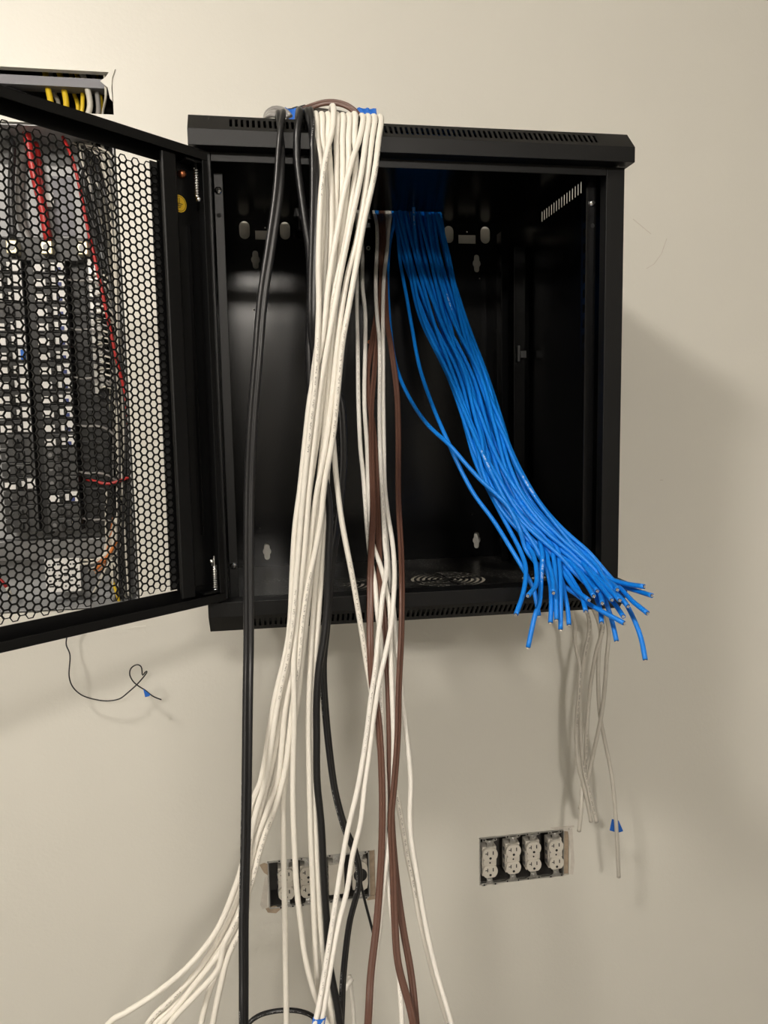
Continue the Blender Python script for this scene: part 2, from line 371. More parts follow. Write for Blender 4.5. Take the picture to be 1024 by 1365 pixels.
def ceiling_lamp(x, y, r, strength, label):
    """flush ceiling lamp: a metal rim and a glowing opal dome"""
    t = empty('ceiling_light', (x, y, CEIL_Z), label, 'light')
    bm = bmesh.new(); O = ngon(r+0.02, 32); I = ngon(r+0.002, 32)
    ring = [[bm.verts.new((p, q, z)) for p, q in c] for c, z in ((O, -0.001), (O, -0.022), (I, -0.022), (I, -0.001))]
    for k in range(4):
        for i in range(32): j = (i+1) % 32; bm.faces.new((ring[k][i], ring[k][j], ring[(k+1) % 4][j], ring[(k+1) % 4][i]))
    finish('lamp_frame', bm, 'lampframe', t)
    bm = bmesh.new(); rows = []
    for k in range(8):
        a = PI/2*k/8; rows.append([bm.verts.new((r*math.cos(a)*math.cos(2*PI*i/24), r*math.cos(a)*math.sin(2*PI*i/24), -0.012-r*0.95*math.sin(a))) for i in range(24)])
    top = bm.verts.new((0, 0, -0.012-r*0.95))
    for k in range(7):
        for i in range(24): j = (i+1) % 24; bm.faces.new((rows[k][i], rows[k][j], rows[k+1][j], rows[k+1][i]))
    for i in range(24): bm.faces.new((rows[7][i], rows[7][(i+1) % 24], top))
    bm.faces.new(rows[0])
    finish('diffuser', bm, lamp_mat('diffuser_glow', strength), t, True)
ceiling_lamp(-0.84, -1.30, 0.15, LAMP_NEAR, 'round white dome lamp on the ceiling above and left of the network cabinet')
ceiling_lamp(0.1, -4.0, 0.2, LAMP_FAR, 'round white dome lamp on the ceiling at the far end of the room')

# ================================================================== CABINET
cab = empty('network_cabinet', (0, 0, 0), 'black steel wall-mounted network cabinet with its perforated door swung open to the left', 'cabinet')
DBACK = 0.5; ZB, ZT = -0.044, 0.632
def part(name, bm, m, bevel=0.0, parent=None, smooth=False): return finish(name, bm, m, cab if parent is None else parent, smooth, bevel)
def trim(name, flip):
    zf = (lambda z: z) if not flip else (lambda z: 0.587-z)
    outer = [(0.03, 0.587), (0, 0.587), (0, 0.607), (0.024, 0.632), (0.046, 0.632)]
    inner = [(0.046, 0.6305), (0.0246, 0.6305), (0.0015, 0.6064), (0.0015, 0.5885), (0.03, 0.5885)]
    bm = bmesh.new(); prism(bm, [(y, zf(z)) for y, z in outer+inner], 0.0, 0.6, FX)
    # end plates
    for a in (0.0, 0.5985):
        prism(bm, [(y, zf(z)) for y, z in [(0.0016, 0.5886), (0.0016, 0.6063), (0.0247, 0.6304), (0.046, 0.6304), (0.046, 0.5886)]], a+0.0001, a+0.0013, FX)
    o = part(name, bm, 'coat')
    bc = bmesh.new(); x = 0.052
    while x < 0.552:
        c = (0.0123, zf(0.6198)); d = 0.0066
        s = 1 if not flip else -1
        n_ = (0.0035*0.72, -s*0.0035*0.7)
        pts = [(c[0]-d-n_[0]*1.2, c[1]-s*d-n_[1]*1.2), (c[0]+d-n_[0]*1.2, c[1]+s*d-n_[1]*1.2), (c[0]+d+n_[0]*1.2, c[1]+s*d+n_[1]*1.2), (c[0]-d+n_[0]*1.2, c[1]-s*d+n_[1]*1.2)]
        prism(bc, pts, x, x+0.0034, FX); x += 0.00715
    cut(o, bc)
    b = o.modifiers.new('bevel', 'BEVEL'); b.width = 0.0007; b.segments = 2; b.limit_method = 'ANGLE'; b.angle_limit = math.radians(40)
    return o
trim('lid_front_trim', False); trim('base_front_trim', True)
# lid with the cable opening at its rear
bm = bmesh.new(); hx0, hx1, hy0, hy1 = 0.155, 0.436, 0.424, 0.486
for b in ((0.012, 0.588, 0.046, hy0), (0.012, 0.588, hy1, DBACK), (0.012, hx0, hy0, hy1), (hx1, 0.588, hy0, hy1)): box(bm, *b, 0.6295, 0.632)
part('lid_panel', bm, 'gloss')
bm = bmesh.new(); box(bm, hx0-0.02, hx1+0.02, 0.4872, 0.4886, 0.6322, 0.674); part('hole_backdrop', bm, 'coat')  # unseen plate added to hide the lit wall behind the lid opening
bm = bmesh.new(); box(bm, hx0-0.02, hx1+0.02, 0.34, 0.487, 0.672, 0.674); box(bm, hx1+0.018, hx1+0.02, 0.34, 0.487, 0.6322, 0.6718); part('lid_light_shield', bm, 'coat')  # unseen roof added over the opening to keep lamp light off the cables
bm = bmesh.new(); box(bm, 0.012, 0.588, DBACK, DBACK+0.0015, ZB, ZT); back = part('back_panel', bm, 'gloss')
bc = bmesh.new(); y0, y1 = DBACK-0.01, DBACK+0.012
def bp(x, y): p = at(x, y, DBACK); return p.x, p.z
for q in ((326, 306.6), (380, 307.5), (598.4, 312.5), (647, 313.4)): prism(bc, capsule(0.0098, 0.0165, *bp(*q)), y0, y1, FY)
for q in ((340.7, 346.2), (635.6, 351.2), (356, 735), (635.5, 720)): prism(bc, keyhole(*bp(*q)), y0, y1, FY)
for q in ((353, 313.5), (622.8, 319)):
    c = bp(*q); prism(bc, [(c[0]-.0178, c[1]-.0083), (c[0]+.0178, c[1]-.0083), (c[0]+.0178, c[1]+.0083), (c[0]-.0178, c[1]+.0083)], y0, y1, FY)
for q in ((353.5, 303.5), (622.8, 309), (639.5, 371), (339, 413), (346.5, 704), (629.5, 686)): c = bp(*q); prism(bc, ngon(0.0017, 8, *c), y0, y1, FY)
cut(back, bc)
bm = bmesh.new(); box(bm, 0.012, 0.0135, 0.03, DBACK, ZB, ZT); part('side_panel', bm, 'gloss')
bm = bmesh.new(); box(bm, 0.5865, 0.588, 0.03, DBACK, ZB, ZT); sd = part('side_panel', bm, 'gloss')
bc = bmesh.new()
for i in range(17):
    y = 0.137+i*0.0112
    prism(bc, [(y, 0.589), (y+0.0055, 0.589), (y+0.0055, 0.6065), (y, 0.6065)], 0.57, 0.6, FX)
cut(sd, bc)
bm = bmesh.new(); box(bm, 0.012, 0.588, 0.046, DBACK, ZB, ZB+0.0015); fl = part('floor_panel', bm, 'floorpan')
bc = bmesh.new()
for cx in (0.203, 0.4014):
    cy = 0.287
    for k, rr in enumerate((0.014, 0.024, 0.034, 0.044, 0.054, 0.064)):
        for s in range(4):
            a0 = s*PI/2+0.28*k/6+0.12; a1 = a0+PI/2-0.24
            aa = np.linspace(a0, a1, 9)
            pts = [(cx+(rr+0.0028)*math.cos(a), cy+(rr+0.0028)*math.sin(a)) for a in aa]+[(cx+(rr-0.0028)*math.cos(a), cy+(rr-0.0028)*math.sin(a)) for a in aa[::-1]]
            prism(bc, pts, ZB-0.01, ZB+0.01, FZ)
for k in range(5): prism(bc, ngon(0.0042, 12, 0.5346+0.00897*k, 0.258), ZB-0.01, ZB+0.01, FZ)     # rear cable slot
cut(fl, bc)
# threshold lip behind the base trim
bm = bmesh.new(); box(bm, 0.0135, 0.5865, 0.0301, 0.0315, ZB+0.002, 0.0); box(bm, 0.0135, 0.5865, 0.0316, 0.046, ZB+0.0016, ZB+0.003); part('threshold', bm, 'gloss', 0.0006)
# front posts and header
bm = bmesh.new(); box(bm, 0.568, 0.595, 0.02, 0.0215, 0.0008, 0.5862); box(bm, 0.568, 0.5694, 0.0216, 0.04, 0.0008, 0.5862); part('front_post', bm, 'coat', 0.0007)
bm = bmesh.new(); box(bm, 0.005, 0.0262, 0.02, 0.0215, 0.0008, 0.5862); box(bm, 0.0248, 0.0262, 0.0216, 0.04, 0.0008, 0.5862); part('front_post', bm, 'coat', 0.0007)
bm = bmesh.new(); box(bm, 0.0265, 0.5675, 0.02, 0.0215, 0.5745, 0.5865); part('front_header', bm, 'coat', 0.0006)
# rack rails
def rail(x0, x1, xw, y, z0, z1, holes, m='coat'):
    bm = bmesh.new(); box(bm, x0, x1, y, y+0.0015, z0, z1); box(bm, xw, xw+0.0014, y+0.0016, y+0.03, z0, z1)
    o = part('rack_rail', bm, m, 0.0 if holes else 0.0008)
    if holes:
        bc = bmesh.new(); z = z0+0.03
        while z < z1-0.03:
            prism(bc, ngon(0.0028, 10, (x0+x1)/2, z), y-0.004, y+0.004, FY); z += 0.0445
        cut(o, bc)
    return o
rail(0.0277, 0.0398, 0.0277, 0.05, -0.035, 0.570, False)
rail(0.5515, 0.5672, 0.566, 0.05, -0.035, 0.600, False, 'gloss')
rail(0.556, 0.578, 0.577, 0.38, -0.04, 0.56, False, 'gloss'); rail(0.548, 0.562, 0.548, 0.43, -0.04, 0.60, False, 'gloss')
# square-hole strip on the right rail's web (dashed slots)
bm = bmesh.new(); box(bm, 0.5640, 0.5652, 0.055, 0.095, -0.035, 0.600); ds = part('slotted_strip', bm, 'gloss')
bc = bmesh.new()
for i in range(26):
    z = 0.0+i*0.022; prism(bc, [(0.078, z), (0.087, z), (0.087, z+0.012), (0.078, z+0.012)], 0.56, 0.57, FX)
cut(ds, bc)
def screw(x, z, y, r=0.0052):
    bm = bmesh.new(); prof = [(0, -0.0042), (0.5*r, -0.004), (0.85*r, -0.0026), (r, -0.0005), (r, 0)]
    prev = None
    for k, (rr, yy) in enumerate(prof):
        ring = [bm.verts.new((x+max(rr, 1e-5)*math.cos(2*PI*i/14), y+yy, z+max(rr, 1e-5)*math.sin(2*PI*i/14))) for i in range(14)]
        if prev:
            for i in range(14): bm.faces.new((prev[i], prev[(i+1) % 14], ring[(i+1) % 14], ring[i]))
        prev = ring
    bm.faces.new(prev)
    o = part('screw', bm, 'chrome', smooth=True)
    bm = bmesh.new(); box(bm, x-0.6*r, x+0.6*r, y-0.0046, y-0.0036, z-0.0006, z+0.0006); box(bm, x-0.0006, x+0.0006, y-0.0046, y-0.0036, z-0.6*r, z+0.6*r)
    finish('cross_slot', bm, 'darkhole', o)
for q in ((291, 254), (789, 271), (311.5, 754), (784.5, 735)): p = at(*q, 0.05); screw(p.x if q[0] < 500 else min(p.x, 0.5605), p.z, 0.05)
for q in ((292, 287), (790, 301)):
    p = at(*q, 0.05); bm = bmesh.new(); disc_y(bm, p.x, p.z, 0.003, 0.0494, 0.0504); part('rail_hole', bm, 'darkhole')
# cage nut on the rear rail, small rivets on the cable strip
bm = bmesh.new(); box(bm, 0.566, 0.577, 0.3695, 0.3795, 0.355, 0.368); box(bm, 0.561, 0.5655, 0.371, 0.378, 0.348, 0.378); part('cage_nut', bm, 'greyplastic', 0.001)
bm = bmesh.new(); p0 = at(490, 300, 0.492); p1 = at(493, 470, 0.492)
box(bm, p0.x-0.012, p0.x+0.012, 0.488, 0.4995, p1.z-0.09, p0.z-0.005); part('cable_strap_bar', bm, 'gloss', 0.001)
for q in ((491, 331), (493, 456)):
    p = at(*q, 0.4885)
    bm = bmesh.new(); prism(bm, ngon(0.0042, 12, p.x, p.z), 0.4862, 0.488, FY); o = part('rivet', bm, 'steel' if q[1] < 400 else 'copper')
    bm = bmesh.new(); prism(bm, ngon(0.0022, 10, p.x, p.z), 0.4858, 0.4863, FY); finish('rivet_hole', bm, 'darkhole', o)

# ---- door: local frame u (from the hinge edge outwards), z, w (towards the camera)
DA = math.radians(41); DU = np.array([-math.cos(DA), -math.sin(DA), 0]); DN = np.array([math.sin(DA), -math.cos(DA), 0]); D0 = np.array([0.024, -0.0045, 0])
DM = Matrix(((DU[0], DN[0], 0, D0[0]), (DU[1], DN[1], 0, D0[1]), (0, 0, 1, 0), (0, 0, 0, 1)))   # local x=u, y=w, z=z
DW, DZ0, DZ1, SH = 0.575, 0.003, 0.578, -0.022
def dpart(name, bm, m, bevel=0.0, parent=None, smooth=False):
    for v in bm.verts: v.co = DM @ v.co
    return finish(name, bm, m, door if parent is None else parent, smooth, bevel)
MU0, MU1, MZ0, MZ1 = 0.0600, 0.545, 0.0295, 0.5535
bm = bmesh.new()
t = 0.0012
box(bm, 0, DW, SH-t, SH, DZ0, MZ0-0.004); box(bm, 0, DW, SH-t, SH, MZ1+0.004, DZ1)                 # solid margins of the sheet
box(bm, 0, 0.050, SH-t, SH, MZ0-0.004, MZ1+0.004); box(bm, MU1+0.004, DW, SH-t, SH, MZ0-0.004, MZ1+0.004)
for z0, z1, l0, l1 in ((DZ0, DZ0+t, DZ0+t, DZ0+0.0115), (DZ1-t, DZ1, DZ1-0.0115, DZ1-t)):           # top and bottom returns with their lips
    box(bm, 0, DW, SH, 0, z0, z1); box(bm, 0, DW, -t, 0, l0, l1)
for u0, u1, l0, l1 in ((0, t, t, 0.0085), (DW-t, DW, DW-0.012, DW-t)):
    box(bm, u0, u1, SH, 0, DZ0+t, DZ1-t); box(bm, l0, l1, -t, 0, DZ0+0.012, DZ1-0.012)
for v in bm.verts: v.co = DM @ v.co
door = finish('door', bm, 'coat', cab, bevel=0.0006)
# hinge-side stiffening channel
bm = bmesh.new(); prism(bm, [(0.0445, SH), (0.0445, -0.005), (0.0460, -0.0035), (0.0640, -0.0035), (0.0655, -0.005), (0.0655, -0.0085), (0.0645, -0.0085), (0.0645, -0.0052), (0.0458, -0.0048), (0.0458, SH)], DZ0+0.014, DZ1-0.0135, FZ); dpart('stiffening_channel', bm, 'coat', 0.0005)
bm = bmesh.new(); box(bm, 0.0185, 0.0195, SH, -0.016, DZ0+0.09, DZ1-0.09); dpart('inner_flange', bm, 'gloss')
# perforated sheet: hexagonal holes with real thickness
PP = 0.00965; CS = 0.00850; RH = PP/math.sqrt(3); HR = RH*0.80
verts = []; faces = []; vid = {}
def hv(u, z, w):
    k = (round(u*1e5), round(z*1e5), w)
    if k not in vid: vid[k] = len(verts); verts.append(tuple(DM @ Vector((u, w, z))))
    return vid[k]
cols = int((MU1-MU0)/CS)
for c in range(0, cols+1):
    u = 0.0640+c*CS
    nrow = int((MZ1-MZ0-0.002)/PP)
    for r_ in range(nrow+1):
        z = MZ0+0.003+(r_+(0.5 if c % 2 else 0))*PP
        if z > MZ1-0.002: continue
        kx = CS/(PP*0.866); O = [(u+kx*RH*math.cos(PI/3*i), z+RH*math.sin(PI/3*i)) for i in range(6)]; I = [(u+kx*HR*math.cos(PI/3*i), z+HR*math.sin(PI/3*i)) for i in range(6)]
        of = [hv(*p, SH) for p in O]; ob = [hv(*p, SH-t) for p in O]
        i_f = [hv(*p, SH+1e-9) for p in I]; ib = [hv(*p, SH-t-1e-9) for p in I]
        for i in range(6):
            j = (i+1) % 6
            faces.append((of[i], of[j], i_f[j], i_f[i])); faces.append((ob[j], ob[i], ib[i], ib[j])); faces.append((i_f[i], i_f[j], ib[j], ib[i]))
me = bpy.data.meshes.new('perforated_sheet'); me.from_pydata(verts, [], faces); me.materials.append(MT['coat'])
link(bpy.data.objects.new('perforated_sheet', me), door)
# solid fill strips between the hex field and the sheet margin
bm = bmesh.new()
box(bm, 0.0501, 0.0595, SH-t, SH, MZ0-0.004, MZ1+0.004)
dpart('sheet_margin', bm, 'coat')
bm = bmesh.new(); box(bm, 0.0500, 0.0662, SH-0.0065, SH-0.005, MZ0-0.004, MZ1+0.004); dpart('dark_backing', bm, 'greyplastic')  # dark grey strip added behind the hinge-side hexes so they look dim
# spring hinges
def spring(u, z0, z1, w, r=0.0030, ball_low=True):
    n = int((z1-z0)/0.0029)*10
    P = [Vector((u+r*math.cos(2*PI*i/10), w+r*math.sin(2*PI*i/10), z0+(z1-z0)*i/n)) for i in range(n+1)]
    o = sweep('hinge_spring', [DM @ p for p in P], 'chrome', 0.00075, door, nseg=5)
    bm = bmesh.new(); prism(bm, ngon(0.0016, 10, u, w), z0-0.006, z1+0.012, FZ)
    for v in bm.verts: v.co = DM @ v.co
    finish('hinge_pin', bm, 'chrome', o, True)
    bm = bmesh.new(); bmesh.ops.create_uvsphere(bm, u_segments=12, v_segments=8, radius=0.0032, matrix=Matrix.Translation((u+0.001 if ball_low else u+0.007, w+0.004, z0-0.004 if ball_low else z1+0.006)))
    for v in bm.verts: v.co = DM @ v.co
    finish('pin_knob', bm, 'chrome', o, True)
spring(0.0125, 0.522, 0.556, -0.008, 0.0028); spring(0.0105, 0.020, 0.053, -0.008, 0.0038, ball_low=False)
bm = bmesh.new(); box(bm, 0.002, 0.03, -0.021, -0.004, DZ1-0.0155, DZ1-0.0125); dpart('hinge_bracket', bm, 'coat', 0.0005)
bm = bmesh.new(); box(bm, 0.002, 0.03, -0.021, -0.004, DZ0+0.0125, DZ0+0.0155); dpart('hinge_bracket', bm, 'coat', 0.0005)
bm = bmesh.new(); bmesh.ops.create_uvsphere(bm, u_segments=14, v_segments=10, radius=0.0052, matrix=Matrix.Translation((0.0265, SH+0.004, 0.5485))); dpart('ground_stud', bm, 'copper', smooth=True)
bm = bmesh.new(); prism(bm, ngon(0.0105, 24, 0.0300, 0.513), SH, SH+0.0006, lambda p, q, a: (p, a, q)); stk = dpart('ground_sticker', bm, 'sticker'); stk['label'] = 'round yellow earth symbol sticker'
bm = bmesh.new()
box(bm, 0.0297, 0.0303, SH+0.0006, SH+0.0009, 0.5135, 0.520)
for i, hw in enumerate((0.0046, 0.003, 0.0014)): box(bm, 0.0300-hw, 0.0300+hw, SH+0.0006, SH+0.0009, 0.5125-i*0.0022, 0.5133-i*0.0022)
rg = ngon(0.0092, 24, 0.0300, 0.513); ri = ngon(0.0086, 24, 0.0300, 0.513)
for i in range(24):
    j = (i+1) % 24; bm.faces.new([bm.verts.new((p[0], SH+0.0008, p[1])) for p in (rg[i], rg[j], ri[j], ri[i])])
for v in bm.verts: v.co = DM @ v.co
finish('earth_symbol', bm, 'ink', stk)
for u, z in ((0.058, 0.5575), (0.0595, 0.2945), (0.0575, 0.0345), (0.056, 0.038)):
    bm = bmesh.new(); prism(bm, ngon(0.0012, 8, u, z), SH, SH+0.0008, lambda p, q, a: (p, a, q)); dpart('weld_stud', bm, 'chrome')

# ================================================================== BREAKER PANEL behind the door
pan = empty('breaker_panel', (-0.41, 0.6, -0.115), 'open electrical breaker panel without its cover recessed in the wall behind the perforated door', 'electrical panel')
def pp(name, bm, m, bevel=0.0, parent=None):
    o = finish(name, bm, m, pan if parent is None else parent, bevel=bevel); return o
INV = Matrix.Translation((0.41, -0.6, 0.115))
def pfin(name, bm, m, bevel=0.0, parent=None):
    for v in bm.verts: v.co = INV @ v.co
    return pp(name, bm, m, bevel, parent)
px0, px1, pz0, pz1 = -0.655, -0.172, -0.112, 0.789
bm = bmesh.new(); box(bm, px0, px1, 0.618, 0.62, pz0, pz1)
for b in ((px0, px0+0.002, pz0, pz1), (px1-0.002, px1, pz0, pz1), (px0, px1, pz0, pz0+0.002), (px0, px1, pz1-0.002, pz1)): box(bm, b[0], b[1], 0.517, 0.618, b[2], b[3])
pfin('enclosure', bm, 'panelgrey')
bm = bmesh.new(); box(bm, -0.60, -0.24, 0.585, 0.59, 0.02, 0.74); pfin('back_pan', bm, 'panelgrey', 0.002)
bm = bmesh.new(); box(bm, -0.62, -0.20, 0.560, 0.584, -0.02, 0.02); pfin('lower_pan', bm, 'greybox', 0.002)
bm = bmesh.new(); box(bm, -0.352, -0.286, 0.556, 0.5595, -0.085, -0.018); lb = pfin('wiring_label', bm, 'labelwhite')
bm = bmesh.new()
for r_ in range(5):
    x = -0.346
    while x < -0.294:
        l = random.uniform(0.003, 0.009); box(bm, x, x+l, 0.5555, 0.5561, -0.028-r_*0.011-0.0035, -0.028-r_*0.011); x += l+random.uniform(0.002, 0.006)
for v in bm.verts: v.co = INV @ v.co
finish('label_print', bm, 'greyplastic', lb)
# main lug blocks
for x, w_ in ((-0.366, 0.02), (-0.3045, 0.021), (-0.2405, 0.02)):
    bm = bmesh.new(); box(bm, x-w_/2, x+w_/2, 0.530, 0.556, 0.563, 0.588); o = pfin('terminal_lug', bm, 'brass', 0.002)
    bm = bmesh.new(); prism(bm, ngon(0.0062, 14, x, 0.5755), 0.5285, 0.531, FY)
    for v in bm.verts: v.co = INV @ v.co
    finish('lug_screw', bm, 'greybox', o)
bm = bmesh.new(); box(bm, -0.56, -0.235, 0.556, 0.585, 0.556, 0.600); pfin('lug_insulator', bm, 'greyplastic', 0.002)
bm = bmesh.new(); box(bm, -0.350, -0.336, 0.548, 0.585, 0.03, 0.545); pfin('bus_barrier', bm, 'blackplastic', 0.001)
bm = bmesh.new(); box(bm, -0.272, -0.246, 0.560, 0.585, 0.03, 0.545); pfin('bus_barrier', bm, 'blackplastic', 0.001)
# breakers, one by one
PITCHZ = 0.0272
def breaker(x0, x1, z, dark, style):
    bm = bmesh.new(); box(bm, x0, x1, 0.534, 0.584, z+0.0006, z+PITCHZ-0.0008); box(bm, x0+0.4*(x1-x0), x0+0.72*(x1-x0), 0.5295, 0.534, z+0.004, z+PITCHZ-0.005)
    o = pfin('breaker', bm, 'greyplastic' if dark else 'blackplastic', 0.0008)
    wdt = x1-x0
    bm = bmesh.new(); box(bm, x0+0.43*wdt, x0+0.58*wdt, 0.5225, 0.5295, z+0.008, z+0.0185)
    for v in bm.verts: v.co = INV @ v.co
    finish('toggle', bm, 'blackplastic', o, bevel=0.001)
    if not dark:
        bm = bmesh.new(); box(bm, x0+0.06*wdt, x0+0.385*wdt, 0.5328, 0.5339, z+0.0035, z+0.0165); box(bm, x0+0.585*wdt, x0+0.7*wdt, 0.5283, 0.5294, z+0.005, z+0.019)
        box(bm, x0+0.735*wdt, x0+0.97*wdt, 0.5328, 0.5339, z+0.004, z+0.0235)
        for v in bm.verts: v.co = INV @ v.co
        finish('rating_label', bm, 'labelwhite', o)
        if style:
            bm = bmesh.new(); box(bm, x0+0.70*wdt, x0+0.86*wdt, 0.5316, 0.5327, z+0.0045, z+0.0115)
            for v in bm.verts: v.co = INV @ v.co
            finish('blue_marking', bm, 'blueacc', o)
    else:
        bm = bmesh.new(); prism(bm, ngon(0.004, 10, x0+0.2*wdt, z+0.013), 0.532, 0.5341, FY)
        for v in bm.verts: v.co = INV @ v.co
        finish('terminal_screw', bm, 'greybox', o)
darkc = {13: 1, 14: 1, 15: 1, 17: 1, 18: 1}; darkl = {3: 1, 11: 0, 12: 1, 13: 1, 14: 1, 16: 1, 17: 1, 18: 1}
for i in range(19):
    z = 0.5285-i*PITCHZ
    breaker(-0.3345, -0.2735, z, darkc.get(i, 0), True)
    breaker(-0.4120, -0.3515, z, darkl.get(i, 0), False)
bm = bmesh.new(); z = 0.5285-6*PITCHZ; box(bm, -0.362, -0.354, 0.526, 0.5335, z+0.003, z+0.022); pfin('blue_toggle', bm, 'tape', 0.001)
# neutral bar with its screws
bm = bmesh.new(); box(bm, -0.236, -0.2275, 0.548, 0.562, 0.30, 0.56); pfin('neutral_bar', bm, 'steel', 0.001)
bm = bmesh.new(); box(bm, -0.226, -0.2165, 0.552, 0.566, 0.32, 0.55); pfin('neutral_bar', bm, 'steel', 0.001)
for i in range(22):
    bm = bmesh.new(); disc_y(bm, -0.2318+0.0105*(i % 2), 0.55-i*0.011, 0.0042, 0.5445, 0.5515-0.0*i, 10); pfin('bar_screw', bm, 'chrome')
bm = bmesh.new(); box(bm, -0.245, -0.215, 0.566, 0.617, 0.02, 0.555); pfin('gutter_divider', bm, 'blackplastic')
def pwire(name, pts, r, m):
    sweep(name, [INV @ Vector(p) for p in catmull(pts, 0.012)], m, r, pan, nseg=7)
W3 = lambda x, y, Y: tuple(at(x, y, Y))
pwire('red_feeder', [(-0.335, 0.57, 0.78), W3(35, 175, .555), W3(45, 230, .548), W3(57, 280, .545), (-0.3045, 0.545, 0.592)], 0.0075, 'redwire')
pwire('red_feeder', [(-0.325, 0.585, 0.78), W3(50, 200, .578), W3(58, 260, .574), W3(64, 305, .568), (-0.302, 0.56, 0.592)], 0.005, 'redwire')
pwire('black_feeder', [(-0.37, 0.57, 0.78), W3(16, 190, .552), W3(15, 260, .548), (-0.366, 0.545, 0.592)], 0.0065, 'blackwire')
pwire('black_feeder', [(-0.345, 0.59, 0.78), W3(28, 220, .578), W3(30, 300, .574), (-0.33, 0.57, 0.57)], 0.008, 'greywire')
pwire('red_wire', [(-0.27, 0.56, 0.785), W3(94, 205, .545), W3(104, 240, .54), W3(116, 300, .538), W3(131, 365, .536), W3(145, 430, .536), W3(158, 490, .536), W3(168, 530, .54), W3(170, 600, .55)], 0.0032, 'redwire')
pwire('red_wire', [W3(112, 638, .56), W3(125, 641, .54), W3(142, 645, .536), W3(160, 641, .536), W3(178, 633, .545)], 0.003, 'redwire')
for k in range(26):     # branch wires swinging from the gutter to the bars
    x1 = random.uniform(108, 150); y1 = random.uniform(205, 240); yb = random.uniform(360, 600); d = random.uniform(.54, .60)
    m = random.choice(['whitewire', 'whitewire', 'blackwire', 'blackwire', 'blackwire', 'greywire'])
    xe = random.uniform(150, 172)
    pwire('branch_wire', [(random.uniform(-0.26, -0.19), 0.59, 0.785), W3(x1, y1, d), W3((x1+xe)/2+random.uniform(-4, 8), (y1+yb)/2-20, d-.006), W3(xe, yb, d-.004), W3(xe+random.uniform(-6, 6), min(yb+180, 800), d), W3(random.uniform(150, 176), random.uniform(790, 806), d+.01)], random.choice([.0018, .0022, .003]), m)
for k in range(20):     # short looped ends into the neutral bar
    z = 0.54-k*0.0118
    pwire('neutral_wire', [(-0.226, 0.550, z), (-0.212, 0.540, z+0.002), (-0.2, 0.542, z-0.004), (-0.193+random.uniform(-.004, .004), 0.552, z-0.02), (-0.19, 0.56, z-0.05)], 0.002, random.choice(['whitewire', 'whitewire', 'greywire']))
for k in range(16):     # black hot wires from breakers into the gutter
    z = 0.52-k*0.0305
    pwire('hot_wire', [(-0.274, 0.545, z), (-0.255, 0.538, z-0.004), (-0.235, 0.536, z-0.003), (-0.212, 0.540, z-0.012), (-0.195, 0.556, z-0.04)], 0.0023, 'blackwire' if k % 3 else 'greywire')
for k in range(14):     # gathered ends at the bottom right corner
    x = random.uniform(105, 160); y = random.uniform(745, 800)
    pwire('spare_wire', [W3(random.uniform(150, 165), 690, .56), W3(random.uniform(140, 160), 735, .55), W3((x+150)/2, (y+745)/2, .545), W3(x, y, .55)], random.choice([.0018, .0024]), random.choice(['whitewire', 'blackwire', 'orangewire', 'greywire', 'whitewire']))
pwire('orange_wire', [W3(155, 722, .54), W3(146, 738, .54), W3(136, 750, .54), W3(126, 760, .545)], 0.0032, 'orangewire')
pwire('yellow_wire', [W3(150, 775, .55), W3(156, 792, .55), W3(160, 806, .56)], 0.003, 'yellowwire')
pwire('white_wire', [W3(142, 655, .54), W3(141, 690, .54), W3(143, 720, .54), W3(150, 730, .545)], 0.0018, 'whitewire')
pwire('red_wire', [(-0.47, 0.56, -0.02), W3(-25, 755, .55), W3(0, 772, .55), W3(9, 783, .548)], 0.0032, 'redwire'); pwire('white_wire', [W3(9, 783, .548), W3(13, 790, .548), W3(14, 800, .555)], 0.0036, 'whitewire')
bm = bmesh.new(); box(bm, -0.326, -0.296, 0.571, 0.574, 0.66, 0.685); pfin('wire_tag', bm, 'labelwhite')
bm = bmesh.new(); box(bm, -0.30, -0.262, 0.583, 0.5845, 0.61, 0.72); pfin('bare_back_plate', bm, 'metalstrip')
# upper opening: cavity, header strip and the wires that drop through it
cav = empty('wall_cavity', (0, 0, 0), 'dark stud cavity seen through the ragged hole above the cabinet door', 'cavity')
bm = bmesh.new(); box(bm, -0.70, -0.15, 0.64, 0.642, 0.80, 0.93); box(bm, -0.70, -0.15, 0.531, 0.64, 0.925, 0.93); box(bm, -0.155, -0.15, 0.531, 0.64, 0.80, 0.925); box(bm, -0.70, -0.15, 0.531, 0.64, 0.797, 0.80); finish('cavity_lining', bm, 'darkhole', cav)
bm = bmesh.new(); box(bm, -0.66, -0.171, 0.5305, 0.5325, 0.8635, 0.8795); box(bm, -0.66, -0.171, 0.5325, 0.56, 0.8635, 0.8655); finish('header_strip', bm, 'metalstrip', cav)
def cw(name, label, pts, r, m):
    o = sweep(name, catmull(pts, 0.008), m, r, None, nseg=8); tag(o, label, 'cable', 'cables dropping through the upper wall hole'); return o
cw('sheathed_cable', 'leftmost yellow sheathed cable inside the hole above the cabinet door', [(-0.298, .570, .915), W3(64, 118, .545), W3(68, 140, .535), (-0.283, .530, .803)], .0055, 'yellowwire')
cw('sheathed_cable', 'second yellow sheathed cable from the left in the hole above the door', [(-0.274, .570, .915), W3(85, 118, .550), W3(88, 145, .542), (-0.27, .540, .803)], .0055, 'yellowwire')
cw('sheathed_cable', 'white sheathed cable between the two left yellow ones in the wall hole', [(-0.292, .590, .915), W3(73, 125, .580), W3(78, 138, .570), (-0.28, .570, .803)], .004, 'whitewire')
cw('sheathed_cable', 'thin yellow cable just right of the middle of the wall hole', [(-0.245, .570, .915), W3(109, 118, .560), W3(110, 140, .550), (-0.236, .550, .803)], .004, 'yellowwire')
